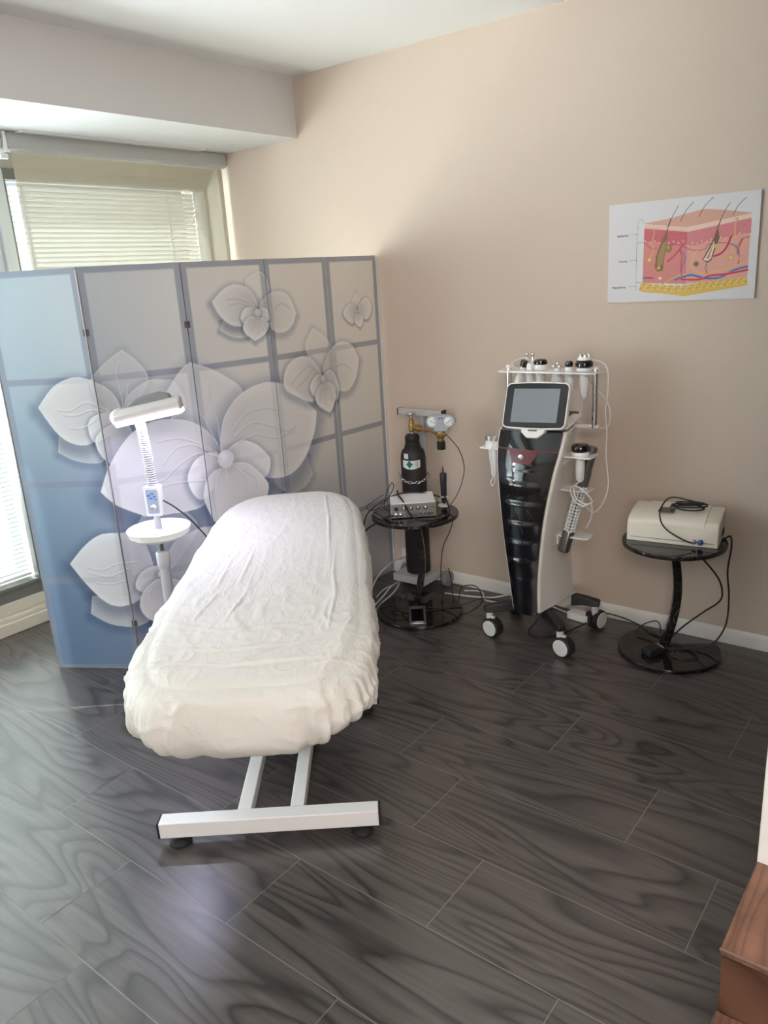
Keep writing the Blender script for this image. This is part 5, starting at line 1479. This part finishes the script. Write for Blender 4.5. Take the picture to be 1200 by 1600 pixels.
# lower skirt flares out a little between the legs
sk = [[(MX+(x-MX)*1.0, y, z-.035) if abs(x-MX) < .09 else (MX+(x-MX)*1.02, y, z-.02) for x, y, z in rings[0]]]
b = MB(); b.loft(rings); b.build('housing', SHELLW, bm_, True, bevel=.006, sharp=40)
b = MB()
b.loft([[(MX-.075, 3.02, .12), (MX+.085, 3.02, .12), (MX+.098, 3.10, .12), (MX-.098, 3.10, .12)], [(MX-.075, 2.93, .17), (MX+.075, 2.93, .17), (MX+.100, 3.118, .17), (MX-.100, 3.118, .17)]])
b.build('rear_skirt', SHELLW, bm_, True, bevel=.004)
# glossy black front, convex and ribbed
NX = 24; rr = []
zz = [.158+(.952-.158)*k/150 for k in range(151)]
for z in zz:
    zc_ = max(z, .165)
    w = lerp_tab(HW, zc_); f = lerp_tab(FY, zc_)
    row = []
    for i in range(NX+1):
        u = -1+2*i/NX
        x = MX+w*u
        bulge = .018*(1-u*u)
        rib = 0
        if .26 < z < .80:
            ph = (z-.26)/.083
            fr_ = ph % 1
            env = math.sin(PI*min(1, max(0, (z-.26)/.54)))**.4*max(0, 1-abs(u*1.15)**3)
            amp = .011*(.35+.65*min(1, (z-.26)/.25))
            rib = amp*env*(fr_ if fr_ < .8 else (1-fr_)*4)
        row.append((x, f-.002-bulge-rib, z))
    for i in range(NX, -1, -1):
        u = -1+2*i/NX
        row.append((MX+w*u, f+.008, z))
    rr.append(row)
b = MB(); b.loft(rr); b.build('black_front', BLACKG, bm_, True, sharp=50)
# sloping black deck behind the display
b = MB(); b.loft([[(MX-.140, 2.868, .945), (MX+.140, 2.868, .945), (MX+.112, 3.10, .985), (MX-.112, 3.10, .985)], [(MX-.138, 2.870, .960), (MX+.138, 2.870, .960), (MX+.110, 3.10, 1.005), (MX-.110, 3.10, 1.005)]])
b.build('deck', BLACKG, bm_, True, bevel=.006)
b = MB(); b.loft([[(MX+.085, 2.90, .962), (MX+.148, 2.90, .962), (MX+.150, 3.05, .992), (MX+.10, 3.05, .992)], [(MX+.09, 2.90, .972), (MX+.146, 2.90, .972), (MX+.148, 3.05, 1.002), (MX+.105, 3.05, 1.002)]])
b.build('deck_trim', SHELLW, bm_, True, bevel=.003)
# red band with a round emblem
b = MB()
def front_pt(u, z, off=.0):
    w = lerp_tab(HW, z); f = lerp_tab(FY, z)
    return (MX+w*u, f-.002-.018*(1-u*u)-off, z)
def patch(name, poly_rows, m, off=.0016, parent=None):
    b = MB(); rows = []
    for z, u0, u1 in poly_rows:
        rows.append([front_pt(u0+(u1-u0)*i/10, z, off) for i in range(11)]+[front_pt(u0+(u1-u0)*i/10, z, -.002) for i in range(10, -1, -1)])
    b.loft(rows); return b.build(name, m, bm_ if parent is None else parent, True)
patch('red_band', [(.878, -.98, .98), (.884, -.985, .985)], RED)
patch('red_badge', [(.828, -.33, .20), (.836, -.42, .27), (.860, -.50, .38), (.880, -.54, .44)], RED, .0030)
ep = Vector(front_pt(-.10, .853, .004))
e_ = MB(); e_.lathe([(.0125, 0), (.0125, .002), (.010, .0028)], 28, Matrix.Translation(ep) @ Matrix.Rotation(PI/2, 4, 'X')); eo = e_.build('emblem', STEEL, bm_, True)
e_ = MB(); e_.tube([ep+Vector((x, -.0034, z)) for x, z in ((.004, .004), (-.001, .006), (-.005, .002), (0, 0), (.005, -.002), (.001, -.006), (-.004, -.004))], .0010, 6, 5); e_.build('emblem_mark', LABEL, eo, True)
# display
DC = Vector((-1.474, 2.880, 1.058)); dxv = Vector((1, .02, .03)).normalized(); dup = Vector((.0, .36, .93)); dup = (dup-dxv*dup.dot(dxv)).normalized(); dn_ = dxv.cross(dup)
Md = frame_mat(DC, dxv, dup, dn_)
if (Md.to_3x3() @ Vector((0, 0, 1))).y > 0: Md = frame_mat(DC, dxv, dup, dn_)
def bowed(w, h, r, bow, n=8):
    P = rrect(w, h, r, n)
    return [(x, y+bow*math.copysign(1, y)*(1-(2*x/w)**2)) for x, y in densify(P)]
def densify(P, step=.02):
    out = []
    for a, b in zip(P, P[1:]+P[:1]):
        L = math.hypot(b[0]-a[0], b[1]-a[1]); n = max(1, int(L/step))
        for k in range(n): out.append((a[0]+(b[0]-a[0])*k/n, a[1]+(b[1]-a[1])*k/n))
    return out
sgn = 1
d = MB(); d.loft([[(x*s, y*s, z) for x, y in bowed(.285, .188, .022, .006)] for s, z in ((.90, -.030), (.99, -.022), (1, -.006), (.985, .0))], True, True, Md)
do = d.build('display', SHELLW, bm_, True)
d = MB(); d.prism(bowed(.272, .176, .018, .005), -.001, .0022, Md); d.build('bezel', BEZEL, do, True, bevel=.001)
d = MB(); d.prism(densify(rrect(.205, .140, .003, 2)), .001, .0026, Md); d.build('screen_glass', SCRG, do, True)
nk = MB(); nk.loft([[(x, y, z) for x, y in ((-.062, -.080), (.062, -.080), (.052, -.110), (.026, -.134), (-.026, -.134), (-.052, -.110))] for z in (-.030, -.004)], True, True, Md)
no_ = nk.build('display_mount', SHELLW, bm_, True, bevel=.006)
nk = MB(); nk.loft([[(x, y, z) for x, y in rrect(.040, .007, .002)] for z in (-.0045, -.003)], True, True, Md @ Matrix.Translation((0, -.102, 0))); nk.build('card_slot', DGREY, no_, True)
nk = MB(); nk.rod((MX, 2.93, .96), (MX, 2.905, 1.04), .02); nk.build('display_stem', BLACKP, bm_, True)
# poles and acrylic shelf
PZ = 1.178; PY = 3.055; PXL, PXR = -1.690, -1.292
for x in (PXL, PXR):
    MB().rod((x, PY, .945), (x, PY, PZ+.012), .0125, n=20).build('pole', CHROME, bm_, True)
    MB().turned((x, PY, PZ+.008), (x, PY, PZ+.020), [(.014, 0), (.014, .6), (.009, 1)]).build('pole_cap', PLASTW, bm_, True)
    cl = MB(); s = 1 if x > MX else -1
    cl.span((min(x-.016, x-s*.12), PY-.010, .944), (max(x+.016, x-s*.12), PY+.010, .958)); cl.build('clamp', ACRYL, bm_, True, bevel=.003)
sh = MB(); ctr = (PXL+PXR)/2
sh.loft([[(ctr+x, 3.045+y, z) for x, y in rrect(.452, .135, .035)] for z in (PZ-.003, PZ+.003)]); sh.build('top_shelf', ACRYL, bm_, True, bevel=.0015)
# side holders
def holder(x0, x1, y0, y1, z, name='side_holder'):
    h = MB(); cx, cy = (x0+x1)/2, (y0+y1)/2
    h.loft([[(cx+x, cy+y, k) for x, y in rrect(abs(x1-x0), abs(y1-y0), .018)] for k in (z-.003, z+.003)])
    return h
h = holder(-1.365, -1.235, 2.885, 2.985, .853); h.span((-1.362, 2.90, .815), (-1.356, 2.97, .853)); h.build('side_holder', ACRYL, bm_, True, bevel=.001)
h = holder(-1.730, -1.58, 2.845, 2.930, .868); h.build('side_holder', ACRYL, bm_, True, bevel=.001)
for z in (.700, .495):
    h = holder(-1.412, -1.262, 2.925, 3.005, z); h.span((-1.40, 2.93, z-.04), (-1.394, 2.99, z)); h.build('tube_holder', ACRYL, bm_, True, bevel=.001)
# caster legs
def caster(px, py, ax, ay, az):
    # arm from the body (ax, ay) to the wheel (px, py); the hub faces direction az
    arm = MB(); a = Vector((ax, ay, 0)); p = Vector((px, py, 0)); d = (p-a).normalized(); s = Vector((-d.y, d.x, 0))
    rings = []
    for t, w, z0, z1 in ((0, .026, .115, .165), (.5, .024, .122, .160), (1, .022, .118, .150)):
        c = a.lerp(p, t)
        rings.append([tuple(c+s*w+Vector((0, 0, z0))), tuple(c-s*w+Vector((0, 0, z0))), tuple(c-s*w*.8+Vector((0, 0, z1))), tuple(c+s*w*.8+Vector((0, 0, z1)))])
    e_ = p+d*.022
    rings.append([tuple(e_+s*.018+Vector((0, 0, .118))), tuple(e_-s*.018+Vector((0, 0, .118))), tuple(e_-s*.014+Vector((0, 0, .146))), tuple(e_+s*.014+Vector((0, 0, .146)))])
    arm.loft(rings[::-1]); ao = arm.build('caster_arm', BLACKP, bm_, True, bevel=.004)
    n = Vector((math.cos(az), math.sin(az), 0)); off = Vector((-n.y, n.x, 0))*.018
    c = p+off+Vector((0, 0, .046))
    f = MB(); f.rod((px, py, .085), (px, py, .120), .016, n=18); f.box(tuple(p+Vector((0, 0, .085))+off*.4), (.018, .040, .028), az); f.build('caster_fork', CASTG, ao, True, bevel=.003)
    w = MB(); w.turned(c-n*.026, c+n*.026, [(.038, 0), (.045, .10), (.046, .40), (.036, .44), (.036, .56), (.046, .60), (.045, .90), (.038, 1)], 40)
    w.build('wheel', RUBBER, ao, True)
    w = MB(); w.turned(c+n*.022, c+n*.0285, [(.0375, 0), (.0375, .6), (.034, 1)], 40); w.turned(c-n*.022, c-n*.0285, [(.0375, 0), (.0375, .6), (.034, 1)], 40); w.build('hub_cap', CASTG, ao, True)
    w = MB(); q = c+off*2.0; w.box((q.x, q.y, .040), (.030, .030, .008), az, None); w.build('brake_lever', BLACKP, ao, True, bevel=.002)
caster(-1.680, 2.825, -1.565, 2.93, math.radians(-100))
caster(-1.325, 2.808, -1.435, 2.90, math.radians(-100))
caster(-1.300, 3.115, -1.400, 3.09, math.radians(-12))
caster(-1.695, 3.110, -1.575, 3.09, math.radians(-160))

# hand wands, each a thing of its own
def wand(label, x, y, z, head, hm, grip, gm, group, tilt=0, extra=None):
    w = thing('treatment_wand', label, 'wand', (x, y, z), 0, group)
    R_ = Matrix.Rotation(tilt, 4, 'Y')
    g = MB(); g.lathe(grip, 26, R_); g.build('grip', gm, w)
    h = MB(); h.lathe(head, 30, R_); h.build('head', hm, w)
    if extra: extra(w, R_)
    return w
G1 = 'treatment wands on the machine'
GR = [(.010, -.10), (.015, -.09), (.018, -.05), (.017, -.02), (.020, -.008)]
wand('round wand with a wide black cap, left of centre on the top shelf', -1.535, 3.05, PZ+.004, [(.028, .022), (.029, .030), (.026, .040), (.018, .044)], BLACKG, [(.010, -.085), (.014, -.08), (.018, -.05), (.020, -.004), (.028, .0), (.031, .008), (.029, .022)], PLASTW, G1)
wand('small wand with a black oval cap, right of centre on the top shelf', -1.405, 3.05, PZ+.004, [(.015, .014), (.0165, .020), (.0155, .034), (.010, .038)], BLACKG, [(.012, -.085), (.018, -.08), (.020, -.04), (.017, -.004), (.017, .0), (.017, .010), (.015, .014)], PLASTW, G1)
def tips(w, R_):
    o = MB(); o.lathe([(.026, .044), (.028, .046), (.027, .056), (.022, .058)], 28); o.build('clear_ring', ACRYL, w)
    for k in range(6):
        a = 2*PI*k/6; t = MB(); t.lathe([(.006, .050), (.006, .068), (.004, .071)], 14, Matrix.Translation((.019*math.cos(a), .019*math.sin(a), 0))); t.build('electrode', CHROME, w)
wand('large black-ringed wand with metal electrodes at the right end of the top shelf', -1.332, 3.035, PZ+.004, [(.028, .014), (.035, .020), (.036, .032), (.031, .042), (.024, .046)], BLACKG, [(.010, -.11), (.015, -.10), (.020, -.05), (.017, -.004), (.030, .0), (.033, .006), (.028, .014)], PLASTW, G1, 0, tips)
wand('small tilted wand with a square black tip at the left of the top shelf', -1.618, 3.045, PZ+.006, [(.014, .010), (.0165, .012), (.0165, .034), (.013, .037)], BLACKG, [(.012, -.09), (.020, -.08), (.019, -.04), (.011, -.004), (.012, .010)], PLASTW, G1, .35)
bw_ = thing('ball_wand', 'twin chrome ball probe standing up on the top shelf', 'wand', (-1.588, 3.055, PZ+.004))
b = MB(); b.lathe([(.014, -.09), (.017, -.08), (.017, -.004), (.017, .022), (.012, .028)], 24); b.build('grip', ACRYL, bw_)
for s in (-1, 1):
    b = MB(); b.rod((s*.013, 0, .02), (s*.013, 0, .056), .0030, n=10); b.ball((s*.013, 0, .062), .0085, 12); b.build('ball_probe', CHROME, bw_)
bw_ = thing('roller_wand', 'small chrome ball roller between the black capped wands on the shelf', 'wand', (-1.462, 3.055, PZ+.004))
b = MB(); b.lathe([(.014, -.085), (.022, -.08), (.024, -.04), (.014, -.004), (.013, .006)], 24); b.build('grip', PLASTW, bw_)
for s in (-1, 0, 1):
    b = MB(); b.ball((s*.013, (-.006, .006, -.006)[s+1], .014+(s == 0)*.010), .0085, 12); b.build('roller_ball', CHROME, bw_)
def band(w, R_):
    pass
wand('white wand with a flat steel disc in the left side holder', -1.676, 2.885, .871, [(.0325, .028), (.0345, .030), (.0345, .050), (.030, .0505)], STEEL, [(.008, -.135), (.012, -.125), (.014, -.09), (.020, -.05), (.022, -.02), (.026, -.004), (.034, .0), (.035, .006), (.0335, .028)], PLASTW, G1)
wand('white wand with a domed black head in the right side holder', -1.300, 2.935, .856, [(.034, .014), (.038, .020), (.0385, .032), (.033, .042), (.020, .046)], BLACKG, [(.008, -.115), (.016, -.105), (.019, -.06), (.018, -.01), (.026, -.003), (.034, .0), (.036, .008), (.034, .014)], PLASTW, G1)
# long roller handpiece
rt = thing('roller_handpiece', 'long grey handpiece with rows of massage balls clipped on the machine side', 'handpiece', (-1.33, 2.97, .60))
pA = Vector((-1.270, 2.990, .880)); pB = Vector((-1.372, 2.935, .425))
def PT(t): return pA.lerp(pB, t)
b = MB(); b.turned(PT(0), PT(.36), [(.020, 0), (.022, .05), (.022, .62), (.025, .64), (.025, 1)], 24); b.build('handle', DGREY, rt, True)
b = MB(); b.turned(PT(.36), PT(.80), [(.014, 0), (.014, 1)], 16); b.build('core', DGREY, rt, True)
ax_ = (pB-pA).normalized(); e1 = ax_.orthogonal().normalized(); e2 = ax_.cross(e1)
for k in range(8):
    a = 2*PI*k/8
    for_row = MB()
    for i in range(15):
        c = PT(.375+.415*i/14)+(e1*math.cos(a)+e2*math.sin(a))*.0195
        for_row.ball(c, .0070, 6)
    for_row.build('ball_row', LABEL, rt, True)
b = MB(); b.turned(PT(.79), PT(1), [(.024, 0), (.026, .05), (.026, .93), (.022, .96), (.022, 1)], 26); b.build('end_cylinder', mat('gunmetal', (.20, .195, .19), .25, metal=.8), rt, True)
G2 = 'white leads of the machine wands'
cable('white lead looping from the top shelf down the right of the machine', [(-1.32, 3.04, 1.225), (-1.27, 3.04, 1.222), (-1.235, 3.04, 1.19), (-1.232, 3.04, 1.10), (-1.240, 3.04, 1.02), (-1.228, 3.03, .94), (-1.225, 3.02, .84), (-1.205, 3.00, .72), (-1.225, 2.99, .64), (-1.265, 2.98, .60), (-1.30, 2.98, .64)], .0028, WCABLE, 'lead', 'white_lead', G2)
cable('white lead curving behind the right chrome pole', [(-1.36, 3.07, 1.14), (-1.30, 3.09, 1.10), (-1.25, 3.09, 1.04), (-1.235, 3.08, .98), (-1.25, 3.07, .945), (-1.285, 3.07, .945)], .0026, WCABLE, 'lead', 'white_lead', G2)
cable('white lead hanging in front of the rear black deck at right', [(-1.34, 3.04, 1.08), (-1.345, 3.04, 1.02), (-1.35, 3.03, .98), (-1.37, 3.0, .995), (-1.42, 2.99, .99)], .0026, WCABLE, 'lead', 'white_lead', G2)
cable('white lead bundled in loops below the right side wand', [(-1.300, 2.935, .745), (-1.315, 2.91, .72), (-1.30, 2.90, .68), (-1.26, 2.90, .66), (-1.235, 2.91, .67), (-1.25, 2.90, .70), (-1.29, 2.895, .73), (-1.325, 2.90, .72), (-1.31, 2.90, .67), (-1.27, 2.90, .65), (-1.24, 2.91, .66), (-1.245, 2.93, .60), (-1.275, 2.95, .54)], .0036, WCABLE, 'lead', 'white_lead', G2)
cable('white lead hanging in a loop from the left side wand', [(-1.676, 2.885, .742), (-1.684, 2.870, .715), (-1.670, 2.860, .70), (-1.656, 2.855, .73), (-1.652, 2.835, .80), (-1.660, 2.835, .86), (-1.640, 2.850, .93)], .0026, WCABLE, 'lead', 'white_lead', G2)
cable('white lead arching over the left end of the top shelf', [(-1.655, 3.045, PZ+.01), (-1.665, 3.04, PZ+.03), (-1.635, 3.04, PZ+.048), (-1.605, 3.045, PZ+.052), (-1.59, 3.05, PZ+.045)], .0024, WCABLE, 'lead', 'white_lead', G2)
cable('black cable lying on the floor under the big machine', [(-1.50, 3.05, .12), (-1.535, 3.0, .03), (-1.54, 2.93, .006), (-1.48, 2.90, .006), (-1.42, 2.95, .006), (-1.38, 3.05, .006), (-1.34, 3.12, .02)], .0036)
